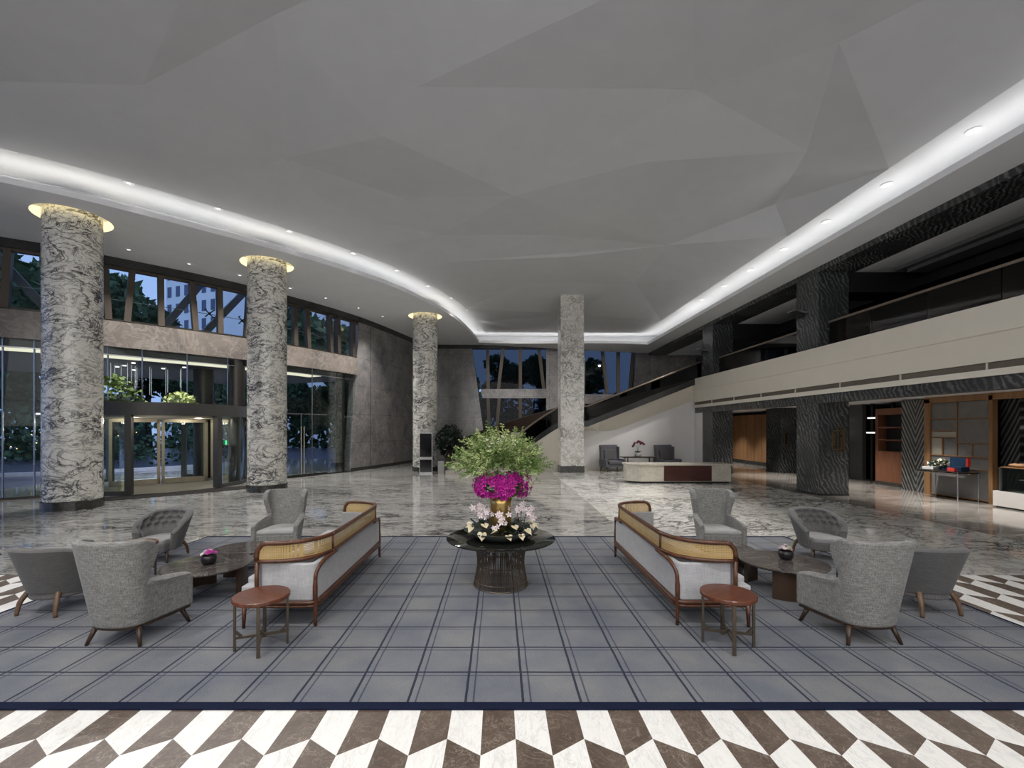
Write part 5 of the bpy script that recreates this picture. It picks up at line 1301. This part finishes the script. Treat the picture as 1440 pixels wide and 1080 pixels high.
q.build('leaf', M['leafdark'], od, fix=False); q = MB(); q.tube([(0, 0, 0), (.05, 0, .3), (.2, 0, .5)], .008, 5); q.tube([(0, 0, 0), (-.06, 0, .3), (-.2, 0, .42)], .008, 5); q.tube([(0, 0, 0), (0, 0, .3), (.02, 0, .56)], .008, 5); q.build('stem', M['leafmid'], od, fix=False)
q = MB()
for cx, cz in ((.2, .48), (.28, .42), (-.2, .4), (-.24, .32), (.02, .55), (.1, .52), (.12, .44), (-.16, .46), (-.05, .5)):
    petals(q, (cx, -.02, cz), .075, 5, (random.gauss(0, .3), -1, .2), .2, 0, .8)
q.build('bloom', M['purple'], od, fix=False)
# totem
tt = thing('display_totem', 'black display totem with silver edges in front of the far round column', 'display stand', (-3.28, 20.25, 0))
MB().box(-.29, .29, -.06, .06, 0, 1.82).build('body', M['steel'], tt); MB().box(-.265, .265, -.07, -.06, .74, 1.79).build('upper_screen', M['blackgloss'], tt); MB().box(-.265, .265, -.07, -.06, .06, .62).build('lower_panel', M['blackgloss'], tt)
MB().box(-.265, .265, -.066, -.06, .64, .72).build('white_band', M['paper'], tt)
# ficus
fx = thing('potted_ficus', 'dark leafy ficus in a tub left of the stair foot', 'potted plant', (-2.2, 21.0, 0))
MB().lathe([(.001, 0), (.3, 0), (.36, .5), (.33, .5), (.001, .45)], (0, 0, 0), 24).build('tub', M['black'], fx, auto=40); MB().tube([(0, 0, .4), (.05, 0, .8), (0, .05, 1.3)], .04, 8).build('stem', M['bark'], fx)
q = MB()
for i in range(900):
    d = Vector((random.gauss(0, 1), random.gauss(0, 1), random.gauss(0, 1))).normalized()*(.5+.5*random.random()); p = Vector((d.x*.68-.08, d.y*.55, 1.4+d.z*.82))
    a = Vector((random.uniform(-1, 1), random.uniform(-1, 1), random.uniform(-1, .3))).normalized()*.1; b = a.orthogonal().normalized()*.045; q.add([p-a, p+b, p+a, p-b], [(0, 1, 2, 3)], 1 if random.random() < .07 else 0)
q.build('foliage', [M['leafdark'], M['greymetal']], fx, fix=False)
tag(MB().box(-.14, .14, -.02, .02, 0, .55).build('notice_board', M['paper']), 'small pale board leaning by the stair foot', 'board').location = (-2.62, 20.35, 0)

# ------------------------------------------------------------------ downlights
dl = None
def downlight(loc, lab, grp, spot=0, size=1.0, aim=None, cone=100):
    global dl
    if dl is None:
        dl = thing('ceiling_downlight', lab, 'downlight', loc, 0, grp)
        MB().lathe([(.05, -.012), (.11, -.012), (.12, 0), (.05, 0)], (0, 0, 0), 24).build('trim_ring', M['soffit'], dl, auto=40)
        MB().lathe([(.001, -.004), (.05, -.004)], (0, 0, 0), 16).build('lens', M['lamp'], dl); c_ = dl
    else: c_ = dup(dl, loc, 0, lab, grp)
    c_.scale = (size,)*3
    if spot:
        l = bpy.data.lights.new('downlight_lamp', 'SPOT'); l.energy = spot; l.spot_size = math.radians(cone); l.spot_blend = 1.0; l.shadow_soft_size = .09; l.color = (1, .975, .945)
        o = bpy.data.objects.new('downlight_lamp', l); COL.objects.link(o); o.location = (loc[0], loc[1], loc[2]-.06)
        if aim: o.rotation_mode = 'QUATERNION'; o.rotation_quaternion = (Vector(aim)-Vector(loc)).to_track_quat('-Z', 'Y')
    return c_
for px, py in ((16, 210), (181, 257), (307, 293), (407, 325), (497, 356), (558, 380), (602, 402), (635, 419), (658, 436), (672, 448)):
    p = P3(px, py, 7.99); downlight((p.x, p.y, 7.985), 'recessed downlight in the bright left cove band', 'downlights in the left cove band', 520 if p.y < 19 else 900, 1.0, (p.x+5.5, p.y-2.5, 0) if p.y < 19 else (p.x+6, p.y+5.5, 1.5), 95)
for px, py in ((1369, 183), (1247, 259), (1162, 311), (1102, 350), (1055, 379), (1018, 402), (987, 421)):
    p = P3(px, py, 7.51); downlight((p.x, p.y, 7.50), 'recessed downlight in the bright right cove band', 'downlights in the right cove band', 880 if p.y < 18 else 900, 1.0, (p.x-2.4, p.y+.5, 0) if p.y < 18 else (p.x-3.5, p.y+7, 1.5), 95)
for px, py in ((181, 351), (266, 371), (337, 387), (408, 405), (458, 419), (504, 433), (538, 445)):
    p = P3(px, py, 7.345); downlight((p.x, p.y, 7.345), 'recessed downlight in the plain soffit on the left', 'downlights in the left soffit', 650)
for i, (x, y) in enumerate(((11.6, 19.0), (12.2, 16.2), (11.9, 13.3), (11.7, 10.9), (12.9, 24.0), (12.9, 26.2), (11.5, 7.5))):  # those beside the wood wall are added to brighten it
    downlight((x, y, 2.955), 'recessed downlight in the low hall ceiling on the right', 'downlights in the low hall', 650 if y < 20 else 330, .7, None, 90)
# unseen downlights added above the frame to light the rug and mosaic
for x, y in ((-5.5, 1.5), (-3, 1.0), (0, .8), (3, 1.0), (5.5, 1.5), (-7, 4.0), (6.5, 4.0)):
    downlight((x, y, 8.0), 'added downlight in the main ceiling, out of view near the viewpoint', 'added downlights near the viewpoint', 480, 1.0, (x*.75, y+3.2, 0), 95)
